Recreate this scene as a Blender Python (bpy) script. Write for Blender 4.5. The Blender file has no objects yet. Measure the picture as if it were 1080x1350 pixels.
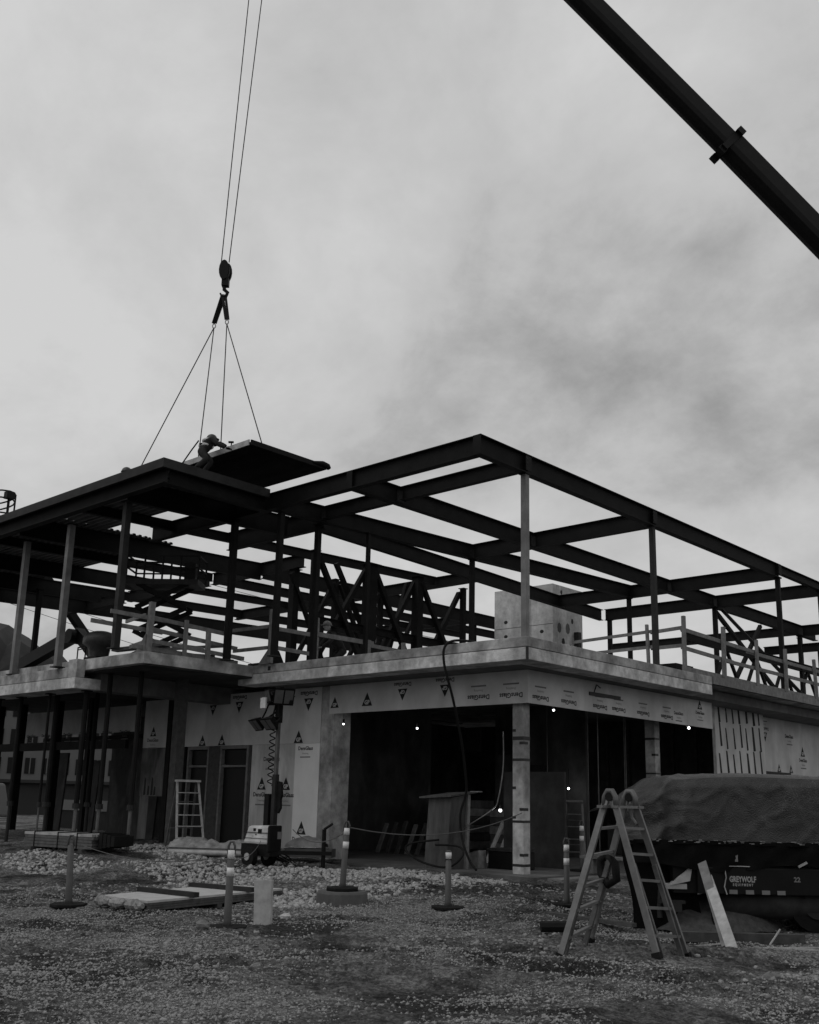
import bpy, math, random
import numpy as np
from mathutils import Vector, Matrix
random.seed(7); np.random.seed(7)
scene = bpy.context.scene
col = scene.collection
R = math.radians

# ------------------------------------------------------------------ camera
cam_d = bpy.data.cameras.new('camera'); cam = bpy.data.objects.new('camera', cam_d); col.objects.link(cam)
yaw, pit, rol = -0.74629911, 0.23024105, 0.02313221
fw = Vector((math.sin(yaw)*math.cos(pit), math.cos(yaw)*math.cos(pit), math.sin(pit)))
rt = Vector((math.cos(yaw), -math.sin(yaw), 0)); up = rt.cross(fw)
r2 = rt*math.cos(rol)+up*math.sin(rol); u2 = -rt*math.sin(rol)+up*math.cos(rol)
M = Matrix((r2, u2, -fw)).transposed().to_4x4(); M.translation = Vector((0, 0, 1.65))
cam.matrix_world = M
cam_d.sensor_fit = 'HORIZONTAL'; cam_d.sensor_width = 36; cam_d.lens = 1342.28/1080*36
cam_d.shift_y = 65.45/1080
cam_d.clip_start = 0.1; cam_d.clip_end = 5000
scene.camera = cam
# ------------------------------------------------------------------ world: overcast sky
SUN_EL, SUN_AZ = 52, 205          # degrees; the sun behind thin cloud, behind the camera to the left
world = bpy.data.worlds.new('World'); scene.world = world; world.use_nodes = True
nt = world.node_tree; nt.nodes.clear()
def wn(t, **k):
    n = nt.nodes.new(t)
    for a, b in k.items(): setattr(n, a, b)
    return n
out = wn('ShaderNodeOutputWorld'); bg = wn('ShaderNodeBackground'); bg.inputs['Strength'].default_value = 0.1
sky = wn('ShaderNodeTexSky', sky_type='NISHITA', sun_disc=False)
sky.sun_elevation = R(SUN_EL); sky.sun_rotation = R(SUN_AZ); sky.air_density = 1.5; sky.dust_density = 4.0
bw = wn('ShaderNodeRGBToBW'); nt.links.new(sky.outputs[0], bw.inputs[0])
tc = wn('ShaderNodeTexCoord'); sep = wn('ShaderNodeSeparateXYZ'); nt.links.new(tc.outputs['Generated'], sep.inputs[0])
def mth(op, a, b=None):
    n = wn('ShaderNodeMath', operation=op)
    for i, s in enumerate((a, b)):
        if s is None: continue
        if isinstance(s, (int, float)): n.inputs[i].default_value = s
        else: nt.links.new(s, n.inputs[i])
    return n.outputs[0]
zz = mth('ADD', mth('MAXIMUM', sep.outputs[2], 0.0), 0.55)
cmb = wn('ShaderNodeCombineXYZ')
nt.links.new(mth('DIVIDE', sep.outputs[0], zz), cmb.inputs[0]); nt.links.new(mth('DIVIDE', sep.outputs[1], zz), cmb.inputs[1])
def cloudnoise(scale, detail, rough, off, dist=0.0):
    mp = wn('ShaderNodeMapping'); mp.inputs['Location'].default_value = off
    nt.links.new(cmb.outputs[0], mp.inputs[0])
    n = wn('ShaderNodeTexNoise'); n.inputs['Scale'].default_value = scale; n.inputs['Detail'].default_value = detail
    n.inputs['Roughness'].default_value = rough; n.inputs['Distortion'].default_value = dist
    nt.links.new(mp.outputs[0], n.inputs['Vector']); return n.outputs[0]
n1 = cloudnoise(1.7, 8, 0.56, (6.894, 3.628, 7.7), 0.35)
n2 = cloudnoise(5.0, 8, 0.62, (8.494, 6.028, 7.7), 0.2)
cl = mth('ADD', mth('MULTIPLY', n1, 0.66), mth('MULTIPLY', n2, 0.34))
ramp = wn('ShaderNodeValToRGB'); nt.links.new(cl, ramp.inputs[0])
ramp.color_ramp.elements[0].position = 0.35; ramp.color_ramp.elements[0].color = (0.50, 0.50, 0.50, 1)
ramp.color_ramp.elements[1].position = 0.585; ramp.color_ramp.elements[1].color = (1, 1, 1, 1)
e = ramp.color_ramp.elements.new(0.455); e.color = (0.80, 0.80, 0.80, 1)
cloud = mth('MULTIPLY', ramp.outputs[0], 6.7)
mixs = mth('ADD', mth('MULTIPLY', cloud, 0.93), mth('MULTIPLY', bw.outputs[0], 0.03))
nt.links.new(mixs, bg.inputs['Color']); nt.links.new(bg.outputs[0], out.inputs[0])
# ------------------------------------------------------------------ sun through cloud
sd = bpy.data.lights.new('sun', 'SUN'); sd.energy = 0.55; sd.angle = R(35); sd.color = (1.0, 1.0, 1.0)
sun = bpy.data.objects.new('sun', sd); col.objects.link(sun)
az = R(SUN_AZ)
sv = Vector((math.sin(az)*math.cos(R(SUN_EL)), math.cos(az)*math.cos(R(SUN_EL)), math.sin(R(SUN_EL))))
sun.rotation_euler = sv.to_track_quat('Z', 'Y').to_euler()
sun.location = (0, 0, 50)
vs = scene.view_settings; vs.view_transform = 'Standard'; vs.look = 'None'; vs.gamma = 1; vs.exposure = 0.0; vs.use_curve_mapping = False

# ------------------------------------------------------------------ materials (the photograph is black and white: all greys)
MT = {}
def mat(name, v, rough=0.7, var=0.25, scale=3.0, bump=0.0, bscale=30.0, metal=0.0, stain=0.0, stretch=None, spec=0.3, glint=0.0):
    if name in MT: return MT[name]
    m = bpy.data.materials.new(name); m.use_nodes = True; t = m.node_tree; N = t.nodes; L = t.links
    b = N['Principled BSDF']; b.inputs['Roughness'].default_value = rough; b.inputs['Metallic'].default_value = metal
    b.inputs['Specular IOR Level'].default_value = spec
    geo = N.new('ShaderNodeNewGeometry'); mp = N.new('ShaderNodeMapping'); L.new(geo.outputs['Position'], mp.inputs[0])
    if stretch: mp.inputs['Scale'].default_value = stretch
    no = N.new('ShaderNodeTexNoise'); no.inputs['Scale'].default_value = scale; no.inputs['Detail'].default_value = 8; no.inputs['Roughness'].default_value = 0.62
    L.new(mp.outputs[0], no.inputs['Vector'])
    mr = N.new('ShaderNodeMapRange'); mr.inputs[1].default_value = 0.3; mr.inputs[2].default_value = 0.7
    mr.inputs[3].default_value = v*(1-var); mr.inputs[4].default_value = v*(1+var); L.new(no.outputs[0], mr.inputs[0])
    val = mr.outputs[0]
    if stain:
        n2 = N.new('ShaderNodeTexNoise'); n2.inputs['Scale'].default_value = 1.3; n2.inputs['Detail'].default_value = 6; n2.inputs['Distortion'].default_value = 0.6
        mp2 = N.new('ShaderNodeMapping'); mp2.inputs['Scale'].default_value = (1.0, 1.0, 0.45); L.new(geo.outputs['Position'], mp2.inputs[0]); L.new(mp2.outputs[0], n2.inputs['Vector'])
        m2 = N.new('ShaderNodeMapRange'); m2.inputs[1].default_value = 0.42; m2.inputs[2].default_value = 0.62; m2.inputs[3].default_value = 1-stain; m2.inputs[4].default_value = 1.0
        L.new(n2.outputs[0], m2.inputs[0]); mu = N.new('ShaderNodeMath'); mu.operation = 'MULTIPLY'; L.new(val, mu.inputs[0]); L.new(m2.outputs[0], mu.inputs[1]); val = mu.outputs[0]
    if glint:  # bright wet sparkles painted into the base colour, in clumps
        vo = N.new('ShaderNodeTexNoise'); vo.inputs['Scale'].default_value = 55; vo.inputs['Detail'].default_value = 3; L.new(geo.outputs['Position'], vo.inputs['Vector'])
        m3 = N.new('ShaderNodeMapRange'); m3.inputs[1].default_value = 0.56; m3.inputs[2].default_value = 0.72; m3.inputs[3].default_value = 1.0; m3.inputs[4].default_value = 1+glint
        L.new(vo.outputs[0], m3.inputs[0])
        mk = N.new('ShaderNodeTexNoise'); mk.inputs['Scale'].default_value = 1.6; mk.inputs['Detail'].default_value = 3; L.new(geo.outputs['Position'], mk.inputs['Vector'])
        mk2 = N.new('ShaderNodeMapRange'); mk2.inputs[1].default_value = .5; mk2.inputs[2].default_value = .68; mk2.inputs[3].default_value = 1.0; mk2.inputs[4].default_value = 1+glint; L.new(mk.outputs[0], mk2.inputs[0]); L.new(mk2.outputs[0], m3.inputs[4]); mu = N.new('ShaderNodeMath'); mu.operation = 'MULTIPLY'; L.new(val, mu.inputs[0]); L.new(m3.outputs[0], mu.inputs[1]); val = mu.outputs[0]
    cb = N.new('ShaderNodeCombineColor')
    for i in range(3): L.new(val, cb.inputs[i])
    L.new(cb.outputs[0], b.inputs['Base Color'])
    if bump:
        n3 = N.new('ShaderNodeTexNoise'); n3.inputs['Scale'].default_value = bscale; n3.inputs['Detail'].default_value = 6
        L.new(mp.outputs[0], n3.inputs['Vector'])
        bp = N.new('ShaderNodeBump'); bp.inputs['Strength'].default_value = bump; bp.inputs['Distance'].default_value = 0.02
        L.new(n3.outputs[0], bp.inputs['Height']); L.new(bp.outputs[0], b.inputs['Normal'])
    MT[name] = m; return m
STEEL = mat('steel_dark_primer', 0.009, 0.7, 0.4, 2.5, 0.1, 40, spec=0.12)
STEELG = mat('steel_grey_primer', 0.20, 0.6, 0.3, 3.0, 0.1, 40, stain=0.3)
STEELM = mat('steel_mid_primer', 0.028, 0.65, 0.35, 3.0, spec=0.15)
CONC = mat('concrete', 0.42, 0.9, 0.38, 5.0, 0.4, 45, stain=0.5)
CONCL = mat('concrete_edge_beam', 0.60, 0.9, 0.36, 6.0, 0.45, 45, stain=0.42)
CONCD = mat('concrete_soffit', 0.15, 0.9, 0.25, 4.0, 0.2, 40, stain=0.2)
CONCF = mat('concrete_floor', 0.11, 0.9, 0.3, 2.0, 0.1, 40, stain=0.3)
SHEATH = mat('sheathing_board', 0.60, 0.85, 0.10, 2.0, 0.05, 80, stain=0.18)
SHEATHL = mat('sheathing_pale', 0.78, 0.85, 0.06, 2.0, 0.05, 80, stain=0.08)
SHEATHW = mat('sheathing_weathered', 0.62, 0.9, 0.15, 2.0, 0.05, 80, stain=0.35, stretch=(4, 4, 0.5))
INK = mat('print_ink', 0.022, 0.8, 0.15, 6.0)
INKF = mat('print_ink_faint', 0.17, 0.85, 0.15, 6.0)
TAPE = mat('black_tape', 0.02, 0.5, 0.2, 6.0)
WOOD = mat('timber', 0.19, 0.8, 0.3, 8.0, 0.1, 60, stretch=(1, 1, 1), stain=0.2)
WOODL = mat('timber_fresh', 0.36, 0.8, 0.25, 8.0, 0.1, 60)
WOODD = mat('timber_dark', 0.06, 0.85, 0.35, 8.0, 0.1, 60)
PLY = mat('plywood_weathered', 0.085, 0.85, 0.35, 3.0, 0.15, 60, stain=0.4, stretch=(3, 3, 0.6))
INTER = mat('interior_shade_dark', 0.075, 0.9, 0.4, 1.5, stain=0.5)
BLACK = mat('black_rubber', 0.010, 0.75, 0.3, 6.0, 0.2, 80, spec=0.15)
BLACKP = mat('black_paint', 0.007, 0.5, 0.3, 4.0, spec=0.15)
ALU = mat('aluminium', 0.18, 0.45, 0.25, 6.0, 0.08, 60, metal=0.55)
ALUD = mat('aluminium_worn', 0.11, 0.5, 0.35, 6.0, 0.08, 60, metal=0.4)
WHITEP = mat('white_paint', 0.62, 0.5, 0.15, 4.0, stain=0.25)
POSTO = mat('safety_orange_plastic', 0.065, 0.6, 0.2, 6.0)
REFL = mat('reflective_band', 0.62, 0.4, 0.15, 12.0)
TARP = mat('tarpaulin', 0.018, 0.34, 0.6, 9.0, 0.8, 60, stain=0.4, glint=6.0, spec=0.5)
TARPD = mat('tarpaulin_dark', 0.0045, 0.75, 0.4, 5.0, 0.3, 30, spec=0.08)
WRAP = mat('plastic_wrap', 0.27, 0.35, 0.35, 7.0, 0.3, 25, stain=0.3)
GALV = mat('galvanised_sheet', 0.34, 0.5, 0.3, 5.0)
ROPE = mat('rope', 0.10, 0.9, 0.2, 20)
LETTER = mat('white_lettering', 0.30, 0.6, 0.12, 30)
CLOTH = mat('work_clothes_dark', 0.022, 0.9, 0.3, 12)
HIVIS = mat('hi_vis_vest', 0.55, 0.8, 0.1, 12)
SKIN = mat('skin', 0.28, 0.6, 0.1, 10)
HELM = mat('hard_hat_grey', 0.12, 0.4, 0.1, 10)
HELMD = mat('hard_hat_dark', 0.03, 0.4, 0.1, 10)
FARW = mat('far_wall_white', 0.11, 0.8, 0.06, 0.5)
FARG = mat('far_wall_grey', 0.03, 0.8, 0.1, 0.5)
GLASSD = mat('dark_glass', 0.008, 0.5, 0.2, 0.5, spec=0.15)
FOREST = mat('forest', 0.022, 0.95, 0.5, 0.08, 0.5, 0.5)
LEAF = mat('gravel_stone', 0.23, 0.95, 0.6, 26.0, 0.4, 60)
ROCKM = mat('rock', 0.14, 0.95, 0.4, 9.0, 0.3, 40)
ROCKL = mat('rock_pale', 0.45, 0.95, 0.2, 9.0, 0.3, 40)
def emis(name, s):
    m = bpy.data.materials.new(name); m.use_nodes = True; n = m.node_tree.nodes; n.clear()
    o = n.new('ShaderNodeOutputMaterial'); e = n.new('ShaderNodeEmission'); e.inputs[1].default_value = s
    m.node_tree.links.new(e.outputs[0], o.inputs[0]); return m
BULB = emis('lit_bulb', 6)
# ground material
def ground_mat():
    m = bpy.data.materials.new('gravel_ground'); m.use_nodes = True; t = m.node_tree; N = t.nodes; L = t.links
    b = N['Principled BSDF']; b.inputs['Roughness'].default_value = 0.95; b.inputs['Specular IOR Level'].default_value = 0.15
    geo = N.new('ShaderNodeNewGeometry')
    def noise(s, d=8, r=0.6):
        n = N.new('ShaderNodeTexNoise'); n.inputs['Scale'].default_value = s; n.inputs['Detail'].default_value = d; n.inputs['Roughness'].default_value = r
        L.new(geo.outputs['Position'], n.inputs['Vector']); return n.outputs[0]
    def mrng(s, a, b_, c, d):
        n = N.new('ShaderNodeMapRange'); L.new(s, n.inputs[0])
        for i, v in enumerate((a, b_, c, d)): n.inputs[i+1].default_value = v
        return n.outputs[0]
    def mul(a, b_):
        n = N.new('ShaderNodeMath'); n.operation = 'MULTIPLY'; L.new(a, n.inputs[0]); L.new(b_, n.inputs[1]); return n.outputs[0]
    big = mrng(noise(0.6, 6, .68), 0.41, 0.59, 0.30, 1.4); mid = mrng(noise(5.0, 8, .7), 0.3, 0.7, 0.55, 1.4)
    fine = mrng(noise(34.0, 6, .75), 0.32, 0.68, 0.25, 1.95)
    vo = N.new('ShaderNodeTexVoronoi'); vo.inputs['Scale'].default_value = 24; L.new(geo.outputs['Position'], vo.inputs['Vector'])
    sp = N.new('ShaderNodeSeparateColor'); L.new(vo.outputs['Color'], sp.inputs[0])
    cell = mrng(sp.outputs[0], 0, 1, 0.6, 1.5)
    vd = N.new('ShaderNodeVectorMath'); vd.operation = 'DISTANCE'; vd.inputs[1].default_value = (-11.2,15.0,.1); L.new(geo.outputs['Position'], vd.inputs[0])
    soil = mrng(vd.outputs['Value'], 1.2, 2.6, .5, 1.0)
    v = mul(mul(mul(mul(big, mid), fine), cell), soil)
    n = N.new('ShaderNodeMath'); n.operation = 'MULTIPLY'; n.inputs[1].default_value = 0.19; L.new(v, n.inputs[0])
    cb = N.new('ShaderNodeCombineColor')
    for i in range(3): L.new(n.outputs[0], cb.inputs[i])
    L.new(cb.outputs[0], b.inputs['Base Color'])
    ad = N.new('ShaderNodeMath'); ad.operation = 'ADD'; L.new(fine, ad.inputs[0]); L.new(vo.outputs['Distance'], ad.inputs[1])
    bp = N.new('ShaderNodeBump'); bp.inputs['Strength'].default_value = 1.0; bp.inputs['Distance'].default_value = 0.04
    L.new(ad.outputs[0], bp.inputs['Height']); L.new(bp.outputs[0], b.inputs['Normal'])
    return m
GROUND = ground_mat()

# ------------------------------------------------------------------ mesh helpers
def V(*a): return Vector(a)
class MB:
    def __init__(s): s.v = []; s.f = []; s.m = []
    def add(s, vs, fs, mi=0):
        o = len(s.v); s.v += [tuple(p) for p in vs]; s.f += [tuple(i+o for i in f) for f in fs]; s.m += [mi]*len(fs); return s
    def hexa(s, p, mi=0):   # p: 4 bottom ccw, 4 top ccw
        return s.add(p, [(3,2,1,0),(4,5,6,7),(0,1,5,4),(1,2,6,5),(2,3,7,6),(3,0,4,7)], mi)
    def box(s, a, b, mi=0):
        x0,y0,z0 = [min(i,j) for i,j in zip(a,b)]; x1,y1,z1 = [max(i,j) for i,j in zip(a,b)]
        return s.hexa([(x0,y0,z0),(x1,y0,z0),(x1,y1,z0),(x0,y1,z0),(x0,y0,z1),(x1,y0,z1),(x1,y1,z1),(x0,y1,z1)], mi)
    def obox(s, c, u, v, w, mi=0):   # centre and half axes
        c,u,v,w = Vector(c),Vector(u),Vector(v),Vector(w)
        return s.hexa([c-u-v-w,c+u-v-w,c+u+v-w,c-u+v-w,c-u-v+w,c+u-v+w,c+u+v+w,c-u+v+w], mi)
    def bar(s, p, q, w, h, upv=(0,0,1), mi=0):
        p,q = Vector(p),Vector(q); d = (q-p); l = d.length; d.normalize(); upv = Vector(upv)
        if abs(d.dot(upv)) > 0.98: upv = Vector((1,0,0))
        sd = d.cross(upv).normalized(); u = sd.cross(d).normalized()
        return s.obox((p+q)/2, d*l/2, sd*w/2, u*h/2, mi)
    def tube(s, pts, r, n=6, mi=0, cap=True):
        pts = [Vector(p) for p in pts]; rs = r if isinstance(r,(list,tuple)) else [r]*len(pts)
        rings = []; prev = None
        for i,p in enumerate(pts):
            d = (pts[min(i+1,len(pts)-1)]-pts[max(i-1,0)]).normalized()
            if prev is None:
                a = Vector((0,0,1)) if abs(d.z) < 0.9 else Vector((1,0,0)); u = d.cross(a).normalized()
            else: u = (prev-d*prev.dot(d)).normalized()
            prev = u; w = d.cross(u)
            rings.append([p+(u*math.cos(2*math.pi*k/n)+w*math.sin(2*math.pi*k/n))*rs[i] for k in range(n)])
        vs = [q for rg in rings for q in rg]; fs = []
        for i in range(len(pts)-1):
            for k in range(n): fs.append((i*n+k, i*n+(k+1)%n, (i+1)*n+(k+1)%n, (i+1)*n+k))
        if cap: fs.append(tuple(reversed(range(n)))); fs.append(tuple((len(pts)-1)*n+k for k in range(n)))
        return s.add(vs, fs, mi)
    def ibeam(s, p, q, dep, fl, tf=0.02, tw=0.014, mi=0):   # p,q: top centreline
        p,q = Vector(p),Vector(q); d = (q-p).normalized(); sd = d.cross(V(0,0,1)).normalized(); u = sd.cross(d)
        prof = [(-fl/2,0),(fl/2,0),(fl/2,-tf),(tw/2,-tf),(tw/2,-dep+tf),(fl/2,-dep+tf),(fl/2,-dep),(-fl/2,-dep),(-fl/2,-dep+tf),(-tw/2,-dep+tf),(-tw/2,-tf),(-fl/2,-tf)]
        n = len(prof); vs = [e+sd*a+u*b for e in (p,q) for a,b in prof]
        fs = [(k,(k+1)%n,n+(k+1)%n,n+k) for k in range(n)]+[tuple(range(n-1,-1,-1)),tuple(range(n,2*n))]
        return s.add(vs, fs, mi)
    def ball(s, c, r, mi=0, n=8, sc=(1,1,1)):
        c = Vector(c); vs = []; fs = []
        for i in range(n//2+1):
            th = math.pi*i/(n//2)
            for k in range(n): vs.append(c+V(r*sc[0]*math.sin(th)*math.cos(2*math.pi*k/n), r*sc[1]*math.sin(th)*math.sin(2*math.pi*k/n), r*sc[2]*math.cos(th)))
        for i in range(n//2):
            for k in range(n): fs.append((i*n+k,(i+1)*n+k,(i+1)*n+(k+1)%n,i*n+(k+1)%n))
        return s.add(vs, fs, mi)
    def prism(s, poly, origin, u, v, w, mi=0):   # 2d polygon (ccw seen from +w) extruded by vector w
        o,u,v,w = Vector(origin),Vector(u),Vector(v),Vector(w); n = len(poly)
        vs = [o+u*a+v*b for a,b in poly]+[o+u*a+v*b+w for a,b in poly]
        return s.add(vs, [(k,(k+1)%n,n+(k+1)%n,n+k) for k in range(n)]+[tuple(range(n-1,-1,-1)),tuple(range(n,2*n))], mi)
    def mesh(s, name, mats):
        me = bpy.data.meshes.new(name); me.from_pydata(s.v, [], s.f)
        for m in (mats if isinstance(mats,(list,tuple)) else [mats]): me.materials.append(m)
        me.polygons.foreach_set('material_index', s.m); me.update(); return me
    def build(s, name, mats, parent=None, smooth=False, bevel=0):
        o = bpy.data.objects.new(name, s.mesh(name, mats)); col.objects.link(o)
        if smooth: o.data.polygons.foreach_set('use_smooth', [True]*len(o.data.polygons))
        if bevel:
            b = o.modifiers.new('bevel','BEVEL'); b.width = bevel; b.segments = 2; b.limit_method = 'ANGLE'
        put(o, parent); return o
def put(o, parent):
    if parent is None: return
    o.parent = parent
    if parent.type == 'EMPTY' and parent.parent is None: o.matrix_parent_inverse = Matrix.Translation(-parent.location)
def tag(o, label, cat, group=None, kind=None):
    if label: o['label'] = label
    if cat: o['category'] = cat
    if group: o['group'] = group
    if kind: o['kind'] = kind
    return o
def thing(name, label, cat, loc=(0,0,0), group=None):
    e = bpy.data.objects.new(name, None); e.location = loc; e.empty_display_size = 0.2; col.objects.link(e)
    return tag(e, label, cat, group)
def copy_tree(o, loc, label, rz=0.0):
    c = o.copy(); col.objects.link(c); c.location = loc; c.rotation_euler = (0,0,rz); c['label'] = label
    for ch in o.children:
        d = ch.copy(); col.objects.link(d); d.parent = c
        for g in ch.children:
            e_ = g.copy(); col.objects.link(e_); e_.parent = d
    return c
def text_geo(s, size, bold=0.0):
    cu = bpy.data.curves.new('t','FONT'); cu.body = s; cu.size = size; cu.align_x = 'CENTER'; cu.resolution_u = 2; cu.offset = bold
    o = bpy.data.objects.new('t', cu); col.objects.link(o); bpy.context.view_layer.update()
    me = bpy.data.meshes.new_from_object(o.evaluated_get(bpy.context.evaluated_depsgraph_get()))
    g = ([tuple(v.co) for v in me.vertices], [tuple(p.vertices) for p in me.polygons])
    bpy.data.objects.remove(o); bpy.data.meshes.remove(me); return g
def place_text(mb, geo, o, u, v, lift, mi, dx=0, dy=0, sx=1.0):
    o,u,v = Vector(o),Vector(u),Vector(v); n = u.cross(v)
    mb.add([o+u*(a*sx+dx)+v*(b+dy)+n*lift for a,b,_ in geo[0]], geo[1], mi)
def smooth(pts, k=5):
    pts = [Vector(p) for p in pts]; o = []
    for i in range(len(pts)-1):
        p0,p1,p2,p3 = pts[max(i-1,0)],pts[i],pts[i+1],pts[min(i+2,len(pts)-1)]
        for j in range(k):
            t = j/k; o.append(.5*((2*p1)+(p2-p0)*t+(2*p0-5*p1+4*p2-p3)*t*t+(3*p1-p0-3*p2+p3)*t**3))
    return o+[pts[-1]]
def ss(a, b, x):
    t = np.clip((x-a)/(b-a), 0, 1); return t*t*(3-2*t)
def gh(x, y):
    k = ss(-17, -21.5, -0+np.asarray(x)*1.0) if False else 1-ss(-21.5, -17, x)
    dx = np.maximum(0, x+12.2); dy = np.maximum(0, 14.8-1.3*k-y)
    return (.2+.2*k)*(1-ss(0.2, 4.2, np.sqrt(dx*dx+dy*dy)))
def vnoise(x, y, seed=0):
    xi = np.floor(x).astype(np.int64); yi = np.floor(y).astype(np.int64); fx = x-xi; fy = y-yi
    def h(a, b):
        n = (a*374761393+b*668265263+seed*1274126177) & 0x7fffffff
        n = (n ^ (n >> 13))*1274126177 & 0x7fffffff
        return ((n ^ (n >> 16)) & 0xffff)/65535.0
    u = fx*fx*(3-2*fx); w = fy*fy*(3-2*fy)
    return (h(xi,yi)*(1-u)+h(xi+1,yi)*u)*(1-w)+(h(xi,yi+1)*(1-u)+h(xi+1,yi+1)*u)*w
def grough(x, y):
    n = (vnoise(x*.8,y*.8,1)-.5)*.09+(vnoise(x*2.3,y*2.3,2)-.5)*.075+(vnoise(x*6,y*6,3)-.5)*.03+(vnoise(x*11,y*11,4)-.5)*.022+(vnoise(x*21,y*21,7)-.5)*.018
    for (ax,ay,bx_,by_) in ((-11,5.2,-1.5,11.8),(-12.2,6.7,-2.7,13.3),(-15,6.5,-5,9.5)):      # tyre ruts
        dx_, dy_ = bx_-ax, by_-ay; L_ = math.hypot(dx_,dy_); dd = np.abs((x-ax)*dy_-(y-ay)*dx_)/L_+.25*(vnoise(x*.5,y*.5,21)-.5)
        n = n-.07*np.exp(-(dd/.16)**2)+.045*np.exp(-((np.abs(dd)-.32)/.14)**2)
    fade = 1-ss(17.0, 18.5, y)
    return n*fade
def gz(x, y):
    return float(gh(np.array(float(x)), np.array(float(y)))+grough(np.array([float(x)]), np.array([float(y)]))[0])

# ================================================================== GROUND
def axis(lo, hi, step, far):
    a = list(np.arange(lo, hi, step)); s = step; p = a[-1]
    while p < far: s *= 1.35; p += s; a.append(p)
    s = step; p = a[0]; b = []
    while p > -far: s *= 1.35; p -= s; b.append(p)
    return np.array(b[::-1]+a)
gx = axis(-26, 0, 0.042, 1500); gy = axis(3.0, 17.0, 0.042, 1500)
X, Y = np.meshgrid(gx, gy); Z = gh(X, Y)+grough(X, Y)
inb = (X < -12.3) & (Y > 17.25); Z = np.where(inb, np.minimum(Z, 0.16)-0.25*0, Z)
nx, ny = len(gx), len(gy)
me = bpy.data.meshes.new('ground')
me.vertices.add(nx*ny); me.vertices.foreach_set('co', np.stack([X,Y,Z],-1).astype(np.float32).ravel())
ii = np.arange((ny-1)*(nx-1)); r_ = ii//(nx-1); c_ = ii % (nx-1); a0 = r_*nx+c_
fa = np.stack([a0,a0+1,a0+nx+1,a0+nx],-1).astype(np.int32)
me.loops.add(fa.size); me.loops.foreach_set('vertex_index', fa.ravel()); me.polygons.add(len(fa)); me.polygons.foreach_set('loop_start', np.arange(len(fa),dtype=np.int32)*4)
me.polygons.foreach_set('use_smooth', np.ones(len(fa),dtype=bool)); me.update(); me.validate()
me.materials.append(GROUND); go = bpy.data.objects.new('ground', me); col.objects.link(go); go['kind'] = 'structure'; go['label'] = 'rough gravel ground of the building site'
# loose stones (uncountable)
def stones(name, label, px, py, rad, material, flat=0.6, small=False):
    ph = (1+5**.5)/2
    iv = np.array([(-1,ph,0),(1,ph,0),(-1,-ph,0),(1,-ph,0),(0,-1,ph),(0,1,ph),(0,-1,-ph),(0,1,-ph),(ph,0,-1),(ph,0,1),(-ph,0,-1),(-ph,0,1)],float); iv /= np.linalg.norm(iv[0])
    it = np.array([(0,11,5),(0,5,1),(0,1,7),(0,7,10),(0,10,11),(1,5,9),(5,11,4),(11,10,2),(10,7,6),(7,1,8),(3,9,4),(3,4,2),(3,2,6),(3,6,8),(3,8,9),(4,9,5),(2,4,11),(6,2,10),(8,6,7),(9,8,1)])
    if small:
        iv = np.array([(1,0,0),(-1,0,0),(0,1,0),(0,-1,0),(0,0,1),(0,0,-1)],float); it = np.array([(0,2,4),(2,1,4),(1,3,4),(3,0,4),(2,0,5),(1,2,5),(3,1,5),(0,3,5)])
    nv = len(iv); n = len(px); th = np.random.rand(n)*6.28; sc = np.stack([rad*(.7+.6*np.random.rand(n)),rad*(.7+.6*np.random.rand(n)),rad*flat*(.6+.6*np.random.rand(n))],-1)
    v = iv[None]*(1+.75*(np.random.rand(n,nv,1)-.5))*sc[:,None]
    tl = (np.random.rand(n)-.5)*.8
    y2 = v[...,1]*np.cos(tl)[:,None]-v[...,2]*np.sin(tl)[:,None]; z2 = v[...,1]*np.sin(tl)[:,None]+v[...,2]*np.cos(tl)[:,None]
    xr = v[...,0]*np.cos(th)[:,None]-y2*np.sin(th)[:,None]; yr = v[...,0]*np.sin(th)[:,None]+y2*np.cos(th)[:,None]
    pz = gh(px,py)+grough(px,py)+rad*.12
    P = np.stack([xr+px[:,None], yr+py[:,None], z2+pz[:,None]],-1).reshape(-1,3).astype(np.float32)
    F = (it[None]+nv*np.arange(n)[:,None,None]).reshape(-1,3).astype(np.int32)
    me = bpy.data.meshes.new(name); me.vertices.add(len(P)); me.vertices.foreach_set('co', P.ravel()); me.loops.add(F.size); me.loops.foreach_set('vertex_index', F.ravel())
    me.polygons.add(len(F)); me.polygons.foreach_set('loop_start', np.arange(len(F),dtype=np.int32)*3); me.update(); me.materials.append(material)
    o = bpy.data.objects.new(name, me); col.objects.link(o); o['kind'] = 'stuff'; o['label'] = label; o['category'] = 'gravel'; return o
def wedge(n, dmin, dmax):
    a = np.random.rand(n)*1.0-.5; d = dmin+(dmax-dmin)*np.random.rand(n)**.8
    fx, fy = math.sin(yaw), math.cos(yaw)
    return d*(fx+a*fy*1.0), d*(fy-a*fx*1.0)
px, py = wedge(46000, 6.3, 19.5)
den = .6*vnoise(px*.5, py*.5, 9)+.4*vnoise(px*1.6,py*1.6,10)+.10*ss(9,13,py)-.05; keep = (den > .42+.35*np.random.rand(len(px))) & ~((px < -12.2) & (py > 16.6))
px, py = px[keep], py[keep]
stones('gravel_stones', 'small loose grey gravel scattered over the site ground', px, py, .007+.034*np.random.rand(len(px))**4, LEAF, .7)
px, py = wedge(140000, 6.2, 17.5)
keep = ~((px < -12.2) & (py > 16.6)) & (.6*vnoise(px*.55,py*.55,33)+.4*vnoise(px*1.7,py*1.7,34) > .38+.35*np.random.rand(len(px)))
stones('gravel_grit', 'fine angular grit covering the site ground', px[keep], py[keep], .006+.016*np.random.rand(keep.sum())**2, LEAF, .8, True)
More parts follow.
